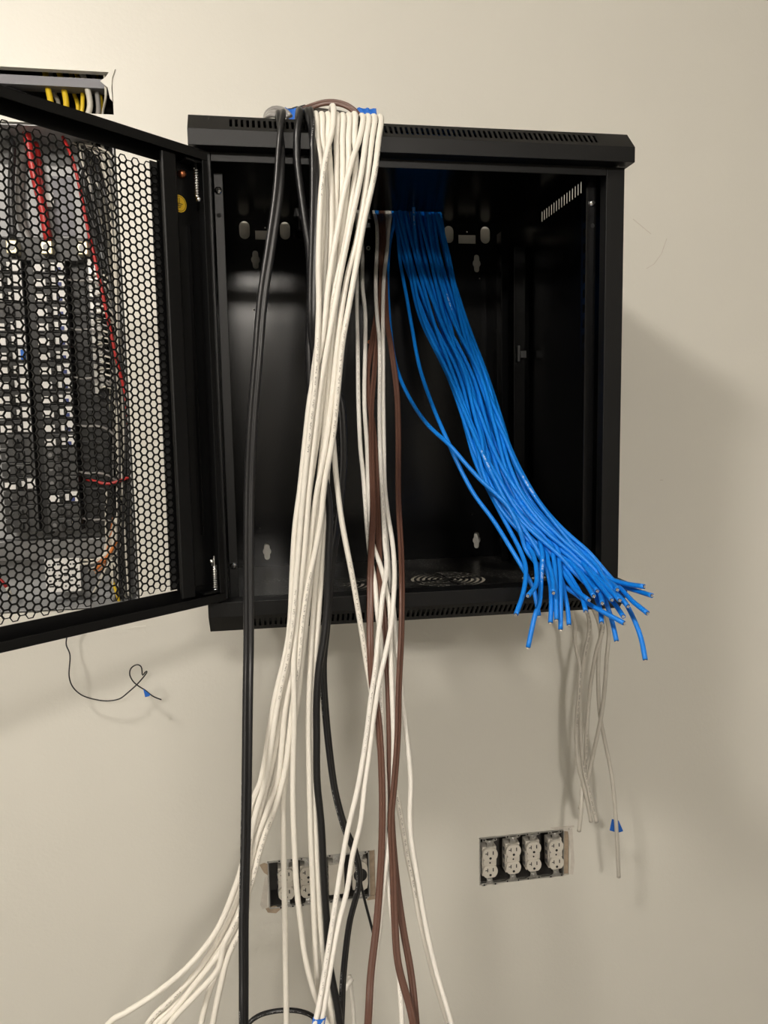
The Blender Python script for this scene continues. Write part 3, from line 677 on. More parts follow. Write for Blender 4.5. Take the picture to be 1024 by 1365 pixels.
cw('sheathed_cable', 'thin dull yellow cable left of the white one in the wall hole', [(-0.255, .590, .915), W3(98, 122, .580), W3(104, 143, .570), (-0.25, .570, .803)], .004, 'yellowwire')
cw('sheathed_cable', 'broad white cable right of the yellow cables in the wall hole', [(-0.234, .560, .915), W3(116, 116, .540), W3(120, 142, .535), (-0.222, .530, .803)], .0055, 'whitewire')
cw('sheathed_cable', 'brown grey cable near the right end of the wall hole', [(-0.212, .570, .915), W3(129, 122, .550), W3(131, 150, .540), (-0.206, .535, .803)], .0045, 'greywire')
cw('sheathed_cable', 'dull yellow cable by the right edge of the wall hole', [(-0.208, .580, .915), W3(133, 122, .565), W3(135, 150, .555), (-0.2, .550, .803)], .004, 'yellowwire')
cw('sheathed_cable', 'thin white wire hugging the torn right edge of the wall hole', [(-0.186, .540, .915), W3(141, 128, .520), W3(137, 150, .545), (-0.195, .54, .803)], .0022, 'whitewire')
cw('sheathed_cable', 'thick black cable at the left end of the hole above the door', [(-0.38, .560, .915), W3(15, 120, .545), W3(40, 132, .540), (-0.30, .555, .815), (-0.28, .570, .803)], .006, 'blackwire')

# ================================================================== OUTLETS
def duplex(name, x, z, y, label, kind='duplex', skew=0.0, group=None):
    t = empty(name, (x, y, z), label, 'outlet', group)
    t.rotation_euler = (0, skew, 0)
    bm = bmesh.new()                                      # steel yoke with plaster ears at both ends
    yo = [(-0.0065, -0.041), (0.0065, -0.041), (0.0075, -0.047), (0.0165, -0.050), (0.0165, -0.0545), (0.009, -0.0545), (0.006, -0.051), (-0.006, -0.051), (-0.009, -0.0545), (-0.0165, -0.0545), (-0.0165, -0.050), (-0.0075, -0.047)]
    for s in (1, -1): prism(bm, [(p, s*q) for p, q in yo], 0.0, 0.0016, FY)
    box(bm, -0.0065, 0.0065, 0.0017, 0.003, -0.041, 0.041)
    yk = finish('yoke', bm, 'steel', t)
    for s in (1, -1):
        bm = bmesh.new(); prism(bm, ngon(0.0034, 12, 0, s*0.0455), -0.0018, 0.0, FY); finish('yoke_screw', bm, 'chrome', yk)
        for e in (-0.0128, 0.0128):
            bm = bmesh.new(); prism(bm, ngon(0.0018, 8, e, s*0.0522), -0.0004, 0.0, FY); finish('ear_hole', bm, 'darkhole', yk)
    bm = bmesh.new(); box(bm, -0.0165, 0.0165, 0.0032, 0.028, -0.034, 0.034); bd = finish('body', bm, 'outlet', t, bevel=0.002)
    for e in (-0.0172, 0.0172):
        for zz in (-0.02, 0.0, 0.018):
            bm = bmesh.new(); box(bm, e-0.0012, e+0.0012, 0.008, 0.016, zz-0.0035, zz+0.0035); finish('terminal_screw', bm, 'greybox', bd)
    if kind == 'duplex':
        for s in (1, -1):
            pts = [(0.0172*math.cos(a), max(-0.0138, min(0.0138, 0.0172*math.sin(a)))+s*0.0195) for a in [2*PI*i/28 for i in range(28)]]
            bm = bmesh.new(); prism(bm, pts, -0.0052, 0.0034, FY); fc = finish('receptacle_face', bm, 'outlet_face', t, bevel=0.0008)
            bm = bmesh.new(); c = s*0.0195
            box(bm, 0.0053, 0.0075, -0.0056, -0.0051, c+0.0005, c+0.0085); box(bm, -0.0072, -0.0055, -0.0056, -0.0051, c, c+0.0085); box(bm, -0.0115, -0.0072, -0.0056, -0.0051, c+0.003, c+0.0046)
            prism(bm, ngon(0.0028, 12, 0.0002, c-0.0075), -0.0056, -0.0051, FY); finish('slots', bm, 'ink', fc)
        bm = bmesh.new(); box(bm, -0.0145, 0.0145, -0.0022, 0.0031, -0.0058, 0.0058); br = finish('bridge', bm, 'outlet', t)
        bm = bmesh.new(); prism(bm, ngon(0.0019, 10, 0, 0), -0.0027, -0.0021, FY); finish('cover_screw_hole', bm, 'ink', br)
    elif kind == 'blank':
        bm = bmesh.new(); box(bm, -0.0168, 0.0168, -0.0052, 0.0031, -0.0338, 0.0338); finish('blank_face', bm, 'outlet_face', t, bevel=0.001)
    else:
        bm = bmesh.new(); prism(bm, capsule(0.0166, 0.0335, 0, 0, 10), -0.004, 0.0031, FY); fc = finish('receptacle_face', bm, 'outlet_face', t)
        bm = bmesh.new(); prism(bm, ngon(0.0145, 24, 0.0005, 0.004), -0.006, -0.004, FY); finish('round_socket', bm, 'ink', fc)
    return t
def gangbox(name, b, label):
    x0, x1, z0, z1 = b; t = empty(name, ((x0+x1)/2, WALL_Y+0.06, z0), label, 'electrical box')
    iv = Matrix.Translation((-(x0+x1)/2, -(WALL_Y+0.06), -z0))
    bm = bmesh.new(); d0, d1 = WALL_Y+0.006, WALL_Y+0.062; e = 0.0025; X0, X1, Z0, Z1 = x0+e, x1-e-0.012, z0+e, z1-e
    box(bm, X0, X1, d1-0.002, d1, Z0, Z1)
    for q in ((X0, X0+0.0018, Z0, Z1), (X1-0.0018, X1, Z0, Z1), (X0, X1, Z0, Z0+0.0018), (X0, X1, Z1-0.0018, Z1)): box(bm, q[0], q[1], d0, d1, q[2], q[3])
    for v in bm.verts: v.co = iv @ v.co
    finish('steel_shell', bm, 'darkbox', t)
    bm = bmesh.new()
    box(bm, X0-0.001, X1, WALL_Y-0.0012, WALL_Y+0.002, Z1-0.001, Z1+0.0024); box(bm, X0-0.001, X1, WALL_Y-0.0012, WALL_Y+0.002, Z0-0.0024, Z0+0.001)
    box(bm, X0-0.0024, X0, WALL_Y-0.0012, WALL_Y+0.01, Z0, Z1); box(bm, X1, X1+0.0024, WALL_Y-0.0008, WALL_Y+0.03, Z0, Z1)
    for v in bm.verts: v.co = iv @ v.co
    finish('plaster_ring', bm, 'steel', t)
    bm = bmesh.new(); box(bm, X1+0.003, x1-0.0004, WALL_Y+0.004, WALL_Y+0.05, z0+0.001, z1-0.001)
    for v in bm.verts: v.co = iv @ v.co
    finish('wood_stud', bm, 'torn', t)
    return t
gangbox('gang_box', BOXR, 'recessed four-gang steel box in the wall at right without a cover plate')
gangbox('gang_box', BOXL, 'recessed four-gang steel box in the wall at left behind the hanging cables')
for k, (q, nm) in enumerate((((653, 1150), 'leftmost white duplex outlet in the uncovered right wall box'), ((684, 1145), 'second white duplex outlet from the left in the right wall box'), ((711, 1141.5), 'third white duplex outlet from the left in the right wall box'), ((741, 1139), 'rightmost white duplex outlet in the right wall box'))):
    p = at(*q, WALL_Y-0.002); duplex('duplex_outlet', p.x, p.z+0.001, WALL_Y-0.002, nm, skew=(0.0, 0.0, -0.02, -0.03)[k], group='outlets in the right wall box')
for k, (x, kd, nm) in enumerate(((0.0995, 'duplex', 'leftmost white duplex outlet in the left wall box, half behind white cables'), (0.1465, 'duplex', 'white duplex outlet second from left in the left wall box, behind cables'), (0.2065, 'blank', 'plain white blank insert right of the thick black cable in the left wall box'), (0.2575, 'round', 'white receptacle with a round black socket at the right end of the left wall box'))):
    duplex('outlet' if kd != 'duplex' else 'duplex_outlet', x, -0.7285, WALL_Y-0.002, nm, kd, group='devices in the left wall box')

# ================================================================== CABLES
def pl(tab, y):
    ys = [a for a, _ in tab]; vs = [b for _, b in tab]; return float(np.interp(y, ys, vs))
FRONT = [(150, 0.012), (165, -0.006), (200, -0.010), (300, -0.022), (450, -0.03), (700, -0.028), (800, -0.03), (1000, -0.05), (1365, -0.10)]
def hang(pts, tab=FRONT, off=0.0): return [at(x, y, pl(tab, y)-off*min(1, max(0, (y-165)/60))) for x, y in pts]
def over(xt, yt, r, lift=0.0, k=0.5):
    """from the lid's rear opening, along the lid and over its front edge"""
    p = at(xt, yt+5, 0.02); xh = 0.168+0.16*k
    return [(xh, 0.462, 0.600), (xh, 0.455, 0.645+r), (0.6*xh+0.4*p.x, 0.36, 0.633+r+lift*0.5), (p.x, 0.12, 0.633+r+lift), (p.x, 0.045, 0.6338+r+lift), (p.x, 0.018, 0.634+r+lift), (p.x, 0.0025, 0.6265+r*0.6+lift)]
WR = 0.0038
RUN_A = [(320, 1165), (313, 1185), (289, 1240), (253.6, 1285.5), (208, 1324), (169, 1349), (144.6, 1365)]
RUN_B = [(327, 1180), (320, 1203), (296, 1250), (260.6, 1299.5), (225.5, 1335), (197, 1365)]
RUN_C = [(328, 1195), (317, 1226), (296, 1264), (261, 1310), (228, 1351), (214, 1365)]
RUN_D = [(325, 1205), (312, 1232), (299, 1257), (292, 1289), (262, 1324), (237, 1349), (225, 1365)]
RUN_E = [(322, 1215), (305, 1250), (287, 1300), (275, 1335), (268, 1365)]
RUN_F = [(325, 1225), (303, 1275), (292, 1321), (283.5, 1365)]
RUN_G = [(327, 1188), (305, 1245), (280, 1285), (250, 1325), (222, 1352), (207, 1365)]
G_W = 'white cables draped over the front of the lid'
WH = [  # top x, top y, points, offset towards the camera, lift, label
 (481.5, 154, [(479, 185), (470, 212), (456.6, 267), (451, 300), (439, 370), (428, 460), (415.6, 522), (408.6, 585), (402, 650), (395, 704), (391, 769), (386, 850), (366, 940), (349, 1040), (336, 1074), (331, 1120)]+RUN_A, .010, 0, 'white cable that sweeps furthest left at the bottom of the picture'),
 (489.4, 154.5, [(488, 185), (481, 235), (467, 300), (455, 359), (444.5, 417), (437, 460), (426, 522), (418, 590), (412, 640), (405, 730), (397, 800), (392, 860), (392, 940), (390.5, 1040), (391, 1080), (393, 1135), (396, 1188), (401, 1230), (407, 1276), (419, 1323), (430, 1352), (436, 1365)], .012, 0, 'white cable with printed lettering in front that bends right below the left outlet box'),
 (497, 155, [(496, 185), (489, 240), (476, 320), (463, 370), (452, 440), (444, 520), (433, 600), (420, 672), (411, 750), (404, 800), (396, 860), (380, 940), (370, 1040), (356, 1079), (340, 1122)]+RUN_C, .006, 0, 'white cable third from the right on the lid edge, ending third from left below'),
 (505.5, 156, [(505, 185), (499, 232), (484, 300), (475, 353), (465.7, 405.5), (456, 460), (450, 520), (444, 580), (433, 640), (428, 690), (421, 730), (409, 785), (402, 830), (396, 880), (386, 985), (379.5, 1030), (366, 1079), (350, 1120)]+RUN_D, .010, 0, 'rightmost white cable on the lid edge with printed lettering down its face'),
 (471.7, 151.5, [(473, 185), (475, 215), (468, 267), (463, 300), (456, 340), (444, 400), (437, 460), (428, 540), (417, 620), (403, 720), (394, 800), (388, 860), (372, 940), (358, 1040), (347, 1072), (336, 1110)]+RUN_B, .001, .002, 'white cable rising slightly above its neighbours right of the middle of the lid edge'),
 (463.7, 154, [(464, 185), (464, 215), (461, 260), (457, 310), (450, 380), (443, 460), (435, 560), (428, 650), (420, 740), (412, 800), (406, 850), (396, 940), (384, 1010), (378, 1065), (378, 1104), (378.5, 1153), (380, 1230), (381, 1290), (382, 1365)], -.002, 0, 'white cable that drops straight down across the left end of the left outlet box'),
 (455, 151.5, [(456, 185), (457, 215), (457, 260), (455, 320), (449, 400), (442, 500), (436, 600), (429, 700), (422, 770), (417, 830), (414, 900), (412, 960), (413, 1030), (415, 1118), (417, 1170), (419, 1230), (422, 1290), (428, 1365)], -.004, 0, 'printed white cable at the middle of the lid edge, hanging straight over the outlet box'),
 (449.8, 153.5, [(450, 185), (450, 215), (449, 260), (448, 320), (444, 400), (440, 500), (435, 650), (429, 740), (424, 830), (419, 900), (417, 960), (418, 1030), (421.5, 1118), (424, 1170), (429, 1240), (437, 1310), (444, 1365)], -.006, 0, 'white cable hidden behind the crossing one, hanging beside the thick black cable below'),
 (442.5, 142, [(442, 175), (436.5, 198), (430, 235), (425, 300), (424, 350), (425, 420), (421, 500), (412, 580), (402, 680), (396, 760), (389, 850), (369, 940), (353, 1040), (341, 1080), (333, 1120)]+RUN_F, .012, .010, 'white cable lifted highest on the lid edge and crossing over its left neighbours'),
 (436, 151.5, [(437, 185), (439, 220), (441, 260), (441, 320), (437, 400), (431, 480), (423, 560), (413, 650), (404, 740), (396, 820), (389, 880), (376, 960), (366, 1040), (352, 1082), (342, 1120)]+RUN_E, -.002, 0, 'white cable just left of the lifted crossing cable on the lid edge'),
 (428.6, 151, [(431, 185), (435, 215), (438, 260), (437, 310), (434, 360), (434, 420), (436, 480), (439, 540), (444, 600), (455, 690), (470, 770), (482, 840), (490, 890), (497, 930), (504, 985), (512, 1020), (526, 1050), (537, 1104), (543, 1141), (551, 1178), (561, 1230), (578, 1300), (597, 1365)], -.006, 0, 'white cable that leaves the bundle and slants right across the cabinet base'),
 (420.6, 150.5, [(423, 185), (427, 215), (431, 260), (430, 310), (426, 370), (424, 420), (418, 490), (411, 570), (404, 660), (399, 740), (393, 820), (384, 900), (366, 1000), (352, 1060), (340, 1110)]+RUN_G, .002, 0, 'leftmost white cable on the lid edge beside the black loop'),
]
for i, (xt, yt, pts, off, lift, lab) in enumerate(WH):
    cable('white_cable', over(xt, yt, WR, lift, (xt-420)/90*0.45+0.1)+hang(pts, off=off), WR, 'white', lab, 'cable', G_W, floor=True)
# black cables
K1T = [(150, 0.012), (165, -0.006), (200, -0.012), (300, -0.026), (450, -0.04), (700, -0.045), (800, -0.05), (1000, -0.10), (1100, -0.125), (1365, -0.20)]
K1 = [(374, 170), (374, 195), (371, 252), (362, 319), (350, 398), (343, 480), (336, 568), (332, 670), (331.5, 860), (330.5, 918), (329, 1040), (327.5, 1118), (325, 1230), (325, 1300), (325, 1365)]
tw = lambda n: [0.15+0.75*min(1, max(0, (i/n-0.35)/0.4)) for i in range(n+4)]
cable('black_twin_cable', over(374, 149, 0.0036, 0.0, 0.02)+hang(K1, K1T, .002), 0.0036, 'black', 'flat black twin cable hanging alone at the left in front of the cabinet', 'cable', profile=twin_profile(0.0036), twist='k1', floor=True)
K2a = [(396.5, 175), (396, 208), (400, 247), (408, 305), (412, 333), (414, 382), (414, 420), (414, 470), (414, 510), (419, 560), (430, 620), (438, 680), (437, 740), (436, 800), (431, 850), (424, 887), (420.5, 934), (420.5, 981), (421, 1040), (427, 1100), (431, 1170), (434.7, 1230), (437.5, 1282), (449, 1340), (453, 1365)]
cable('black_cable', over(399, 147, 0.0048, 0.002, 0.06)+hang(K2a, off=-0.004), 0.0048, 'black', 'thick black cable bowing left beside the white bundle and crossing the left outlet box', 'cable', floor=True)
K2T = [(150, 0.012), (165, -0.007), (200, -0.016), (300, -0.032), (430, -0.036), (480, -0.022), (520, -0.008), (700, -0.012), (800, -0.016), (1000, -0.035), (1365, -0.09)]
K2b = [(416.5, 172), (419.5, 208), (420, 247), (419.5, 310), (418, 347), (417, 382), (418, 430), (424, 480), (440, 510), (452, 530), (457, 585), (457, 625), (453, 670), (449, 705), (443, 745), (439, 790), (435, 840), (431, 885), (434, 949), (443.5, 1035), (449, 1065), (461, 1107), (472, 1132), (478, 1155), (478.5, 1180), (472, 1206), (466, 1230), (458, 1298), (455, 1365)]
cable('black_cable', over(411, 143, 0.0036, 0.005, 0.09)+hang(K2b, K2T), 0.0027, 'black', 'black cable emerging right of the white bundle and curling over the round black socket', 'cable', profile=twin_profile(0.0033, .85), twist='k2', floor=True)
cable('thin_black_cable', hang([(470, 1120), (478, 1150), (481.5, 1178), (487, 1203), (494, 1230), (499, 1252), (499, 1276), (496, 1310), (491, 1365)], [(1100, .10), (1365, .06)]), 0.0021, 'black', 'thin black lead slanting down right from the left outlet box', 'cable', floor=True)
cable('black_loop', [at(x, y, Y) for x, y, Y in ((326, 1385, -.06), (331, 1365, -.06), (343, 1355, -.055), (358, 1349.5, -.05), (384, 1346.5, -.05), (404, 1349, -.05), (418, 1356, -.05), (428, 1375, -.05))], 0.0032, 'black', 'black cable loop arching low between the hanging cables at the bottom edge', 'cable', floor=True)
# thin white and brown cables that drop through the lid opening and out over the threshold
DROP = [(283, 0.44), (330, 0.415), (400, 0.35), (460, 0.30), (560, 0.215), (660, 0.125), (740, 0.045), (790, -0.006), (830, -0.018), (1000, -0.055), (1200, -0.10), (1365, -0.15)]
def drop(pts, off=0, k=0):
    p = at(pts[0][0], 283, 0.44)
    return [(p.x, 0.47, 0.66), (p.x, 0.452, 0.645), (p.x, 0.442, 0.625)]+[at(x, y, min(0.44, pl(DROP, y)-off)) for x, y in pts]
TR = 0.0035; G_T = 'thin white cables through the lid opening'
for pts, off, lab in (
 ([(477, 300), (476, 373), (476, 417), (477, 460), (478, 538), (481, 600), (485, 632), (490, 680), (494, 740), (500, 785), (503, 816), (508, 850), (509, 885), (508, 928), (512, 1015), (514, 1060), (514, 1120), (518, 1180), (524, 1230), (531, 1290), (536, 1365)], .0, 'leftmost thin white cable inside the cabinet, passing behind the brown cable'),
 ([(481, 300), (483, 335), (483.5, 382), (487, 417), (487, 460), (486, 538), (490, 600), (492, 660), (496, 722), (506, 752), (513, 777), (519, 808), (521, 840), (521, 866), (523, 928), (525, 986), (524, 1050), (520, 1110), (512, 1170), (505, 1240), (497, 1300), (493, 1365)], .004, 'second thin white cable inside the cabinet, close beside the leftmost one'),
 ([(504, 300), (501, 382), (503, 423), (507, 460), (507, 554), (508, 600), (511, 660), (513, 722), (515, 754), (509, 800), (507, 824), (504, 850), (500, 893), (495, 928), (488, 985), (477, 1050), (463, 1110), (454, 1160), (444, 1225), (434, 1289), (424, 1347), (420, 1365)], .012, 'thin white cable crossing to the lower left, left one of the taped pair'),
 ([(519, 290), (516, 320), (511, 370), (510, 430), (510, 520), (511, 600), (512, 650), (516, 683), (523, 722), (526, 761), (525, 793), (521, 836), (513, 875), (505, 910), (498, 954), (493, 998), (486, 1050), (481, 1095), (470, 1141), (462.5, 1188), (452, 1230), (441, 1289), (431.5, 1347), (428, 1365)], .010, 'thin white cable crossing to the lower left, right one of the taped pair'),
 ([(515, 290), (513, 330), (511, 420), (509, 520), (511, 640), (517, 740), (526, 830), (533, 900), (538, 945), (547.6, 1040), (546.5, 1086), (548, 1115), (556.5, 1169), (567, 1230), (581, 1292), (602, 1365)], -.006, 'thin white cable hanging furthest right below the cabinet, right of the brown cables'),
):
    cable('thin_white_cable', drop(pts, off), TR, 'thin', lab, 'cable', G_T, floor=True)
cable('white_cable_end', hang([(466, 1300), (467.5, 1310), (470, 1335), (472, 1365)], [(1300, .12), (1365, .1)]), 0.0032, 'thin', 'short white cable end standing up at the bottom right of the black cables', 'cable', floor=True)
cable('white_cable_end', hang([(470, 1304), (462, 1316), (453, 1335), (444, 1358), (441, 1370)], [(1300, .03), (1365, .0)]), 0.0034, 'thin', 'white cable leaning behind the black cable at the bottom edge', 'cable', floor=True)
BR = 0.0025; bprof = twin_profile(BR)
for pts, off, lab in (
 ([(507, 300), (509, 382), (506, 417), (502, 460), (498, 510), (495.5, 540), (495, 660), (495, 760), (493.5, 850), (496, 910), (504, 954), (509, 1035), (509.5, 1113), (507, 1178), (503, 1230), (495, 1298), (491, 1365)], .006, 'left brown twin cable beside the thin white ones inside the cabinet'),
 ([(510, 300), (512, 350), (516, 430), (521, 460), (529, 522), (531, 580), (531, 660), (535, 738), (536, 785), (535, 850), (532, 910), (530, 980), (525.6, 1040), (521, 1095), (524, 1160), (526.5, 1230), (531, 1285), (547, 1345), (551, 1365)], .008, 'right brown twin cable hanging apart from the others inside the cabinet'),
 ([(513, 300), (508, 380), (497, 450), (490, 500), (493, 540), (498, 575), (503, 630), (503.5, 665), (506, 738), (508.5, 785), (512, 830), (513, 860), (517, 900), (519.5, 963), (521, 1040), (523, 1110), (529, 1178), (537, 1235), (548, 1298), (555, 1365)], -.002, 'middle brown twin cable running behind the crossing white cables'),
):
    cable('brown_cable', drop(pts, off), BR, 'brown', lab, 'cable', 'brown cables through the lid opening', profile=bprof, twist='b', floor=True)
# blue bundle
UR = 0.0032
BLUE_TABLE = [(283, 0.44), (340, 0.40), (430, 0.31), (520, 0.20), (600, 0.105), (660, 0.05), (710, 0.005), (750, -0.035), (800, -0.07), (880, -0.10)]
TIPS = [  # last visible points of each blue cable, and how the tip is recognised
 ([(695, 737), (701, 758), (697.5, 791), (688, 819)], 'blue cable whose cut end hangs lowest at the far left of the fan'),
 ([(705, 727), (712.5, 746), (715.5, 768), (714, 781), (704, 794)], 'blue cable hooked left with its cut end facing the camera in front of the base'),
 ([(714, 702), (720, 731), (721, 761), (719, 805), (714, 818), (704, 863)], 'blue cable that hangs lowest on the left with a closed blue end'),
 ([(724, 746), (733, 775), (735, 805), (734, 830)], 'left of the four blue cables hanging straight below the base'),
 ([(733, 718), (739, 746), (741, 783), (742, 826)], 'second of the four blue cables hanging straight below the base'),
 ([(745, 730), (747, 753), (747.7, 797), (747.4, 839)], 'third and lowest of the four straight hanging blue cables, with printed lettering'),
 ([(746, 768), (752, 790), (756.5, 812), (758.7, 833)], 'right one of the four blue cables hanging straight below the base'),
 ([(752, 756), (764, 775), (775.6, 797), (781, 815)], 'blue cable ending just above the hanging grey cables right of the four straight ones'),
 ([(790, 785), (797, 800), (801, 815), (802, 830)], 'short blue cable end pointing down behind the fan over the grey cables'),
 ([(750.6, 778), (771, 794), (787, 806), (800, 813.5), (832, 830.6)], 'printed blue cable lying almost flat across the other ends to the right'),
 ([(801, 782), (806, 797), (813, 817.6), (818, 836), (822, 854.5)], 'blue cable hanging steeply with the second lowest end on the right'),
 ([(806, 790), (819, 804), (826, 814), (831, 821.7)], 'dark shaded blue cable end tucked under the right part of the fan'),
 ([(828, 796), (838, 811), (847, 829.5), (855, 852), (860.4, 879.6)], 'blue cable with the lowest end of all at the far right'),
 ([(818, 776), (831, 788.6), (844, 802), (863.4, 817.5)], 'blue cable pointing right and down just below the two highest ends'),
 ([(826, 780), (839, 784.6), (852, 788.6), (869.3, 794)], 'blue cable end reaching furthest right, half in shade'),
 ([(803, 766), (817, 773), (834, 778), (859, 782)], 'topmost blue cable end at the right, pointing almost level'),
 ([(784, 760), (799.6, 770), (813, 778), (823, 786)], 'blue cable ending in front of the cabinet corner, highest cut face in the fan'),
 ([(784, 746), (800, 767), (815, 782), (837, 808)], 'blue cable lying on top along the outer right side of the fan'),
 ([(760, 734.5), (786, 763.5), (802, 782), (815.5, 799.5)], 'blue cable running through the middle of the fan to a cut end right of centre'),
 ([(762, 744), (777, 762), (788, 777), (797, 788)], 'blue cable with the uppermost of the two paired cut ends at the centre'),
 ([(755, 737), (768, 755.6), (780, 775), (791.6, 794.5)], 'blue cable with the lower left of the two paired cut ends at the centre'),
 ([(785, 768), (795, 782), (801, 793), (803, 804)], 'short blue cable with its cut end hidden beneath the paired ends'),
 ([(770, 747), (792, 767), (806, 780), (826, 800)], 'blue cable running under the top one toward the right corner'),
 ([(740, 745), (755, 768), (768, 786), (785, 800)], 'blue cable buried low in the fan near the base edge'),
 ([(728, 735), (731, 750), (736, 768), (738, 790)], 'blue cable ending hidden behind the four straight hanging ones'),
]
def band(y):      # centre line and half width of the bundle (image x at height y)
    c = np.interp(y, [283, 330, 430, 520, 600, 640, 700], [556, 565, 592, 632, 655, 672, 708]); h = np.interp(y, [283, 330, 430, 520, 600, 640, 700], [31, 31, 30, 25, 26, 28, 32]); return c, h
order = sorted(range(len(TIPS)), key=lambda i: TIPS[i][0][0][0]-0.9*(TIPS[i][0][0][1]-700))
n = len(TIPS)
G_B = 'blue cables fanning out of the cabinet'
for rank, i in enumerate(order):
    tip, lab = TIPS[i]
    s_end = -0.95+1.9*rank/(n-1); s0 = np.clip(s_end+rng.normal(0, .3), -1, 1); s0 = -1+2*((rank*7+3) % n)/(n-1)*0.35+2*rank/(n-1)*0.65-0.0; s0 = -1+2*rank/(n-1)
    lay = rng.uniform(-1, 1)
    pts = []
    for y in (290, 340, 420, 500, 570, 630, 680):
        if y > tip[0][1]-28: break
        f = (y-283)/400; s = (1-f)*s0+f*s_end+0.24*math.sin(3.1*i+y*0.017)*min(1, max(0, (y-300)/120))
        c, h = band(y)
        if y > tip[0][1]-60: 
            pass
        pts.append((c+h*float(np.clip(s, -1, 1)), y, lay*np.interp(y, [283, 400, 700], [0.022, 0.016, 0.012])))
    tipdir = [(x, y, 0.0) for x, y in tip]
    tl = rng.uniform(-0.02, 0.012)
    P3 = [at(x, y, min(0.47, pl(BLUE_TABLE, y)+d)) for x, y, d in pts]+[at(x, y, pl(BLUE_TABLE, min(y, 800))-0.05*max(0, (x-760)/110)+tl*(k/len(tip))-0.034*(k/(len(tip)-1))**1.6) for k, (x, y, d) in enumerate(tipdir)]
    xs_ = P3[0].x; d0 = pts[0][2]
    pre = [(xs_, min(.48, .455+d0), 0.665), (xs_, min(.478, 0.447+d0), 0.640)]
    cable('blue_cable', pre+P3, UR, 'blue', lab, 'cable', G_B, sub='tip')
cable('blue_cable', [(0.335, .47, .66), (0.335, .45, .64)]+[at(x, y, pl(BLUE_TABLE, y)+d) for x, y, d in ((524, 295, 0), (519, 330, .02), (517, 380, .04), (523, 460, .05), (531, 497, .045), (548, 534, .02), (571, 567, -.02), (601, 595, -.045), (624, 621.6, -.04), (643, 642, -.035), (660, 657, -.03), (678, 676, -.03), (694, 705, -.02), (704, 732, -.0), (718, 752, 0.0), (730, 765, 0.01))], UR, 'blue', 'stray shiny blue cable bowing out left of the bundle and crossing over it', 'cable', G_B, sub='tip')
cable('blue_cable', [(0.345, .47, .66), (0.345, .455, .64)]+[at(x, y, pl(BLUE_TABLE, y)+d) for x, y, d in ((529, 295, 0), (533, 345, -.01), (542, 395, -.01), (549, 435, -.01), (560, 491.5, -.015), (578, 544, -.02), (597, 588, -.02), (609, 615, -.01), (631, 657, 0.0), (658, 694, 0.0), (678, 726, 0.0), (695, 754, 0.005), (703, 768, 0), (711, 784, 0), (715.5, 803, 0), (718.5, 820.5, 0))], UR, 'blue', 'lower left blue cable running alone beneath the bundle', 'cable', G_B, sub='tip')
# white ends, shade painted into their jackets, hanging near the wall below the cabinet
LI = 0; HY = 0.385; G_H = 'loose cable ends under the cabinet'
for pts, lab in (
 ([(765, 790), (766, 830), (767, 856), (773, 890), (772, 920), (768, 981), (772, 1023), (779, 1051), (788, 1095)], 'loose white cable end hanging leftmost at the top under the cabinet'),
 ([(788, 795), (786, 830), (780, 870), (774, 911), (774, 967), (779, 1037), (795.5, 1096)], 'loose white cable end with the tip furthest right of the short group'),
 ([(806, 800), (803, 831), (795, 870), (787, 917), (782, 981), (781.5, 1037), (777, 1070), (772, 1108)], 'loose white cable end with the lowest tip of the short group'),
 ([(804, 800), (801, 840), (798, 870), (797.5, 911), (800, 953), (806, 985), (816, 1037), (821, 1090), (825, 1169)], 'long loose white cable end reaching lowest beside the blue tape tag'),
 ([(813, 800), (811, 835), (809, 878), (804, 939), (798, 973), (786, 1023), (773, 1078)], 'printed loose white cable end slanting left across the others'),
):
    top = at(pts[0][0], pts[0][1], HY); XL = 0.5346+0.00897*LI; LI += 1
    cable('loose_white_cable', [(XL, 0.258, -0.0415), (XL, 0.259, -0.052), (0.5*(XL)+0.5*top.x, 0.30, -0.075)]+[at(x, y, HY+0.01*math.sin(x)) for x, y in pts[1:]], 0.0041, 'stub', lab, 'cable', G_H, sub='core')
# thin black wire hanging under the panel
cable('thin_black_wire', [(-0.26, .54, -0.119+0.03), (-0.262, .50, -0.119), *[at(60+x/5.12, 820+y/5.12, Y) for x, y, Y in ((152, 100, .475), (150, 140, .47), (145, 200, .465), (170, 270, .46), (165, 420, .45), (190, 490, .45), (250, 545, .45), (340, 575, .45), (430, 585, .45), (510, 570, .45), (570, 525, .45), (640, 460, .45), (695, 390, .445), (690, 383, .44), (665, 411, .44), (663, 385, .44), (655, 350, .44), (630, 338, .44), (590, 360, .44), (578, 400, .44), (600, 450, .44), (640, 485, .44), (680, 510, .44), (740, 555, .44), (795, 577, .44))]], 0.0013, 'blackwire', 'thin black wire with a curled end hanging below the cabinet door', 'wire', step=0.003)

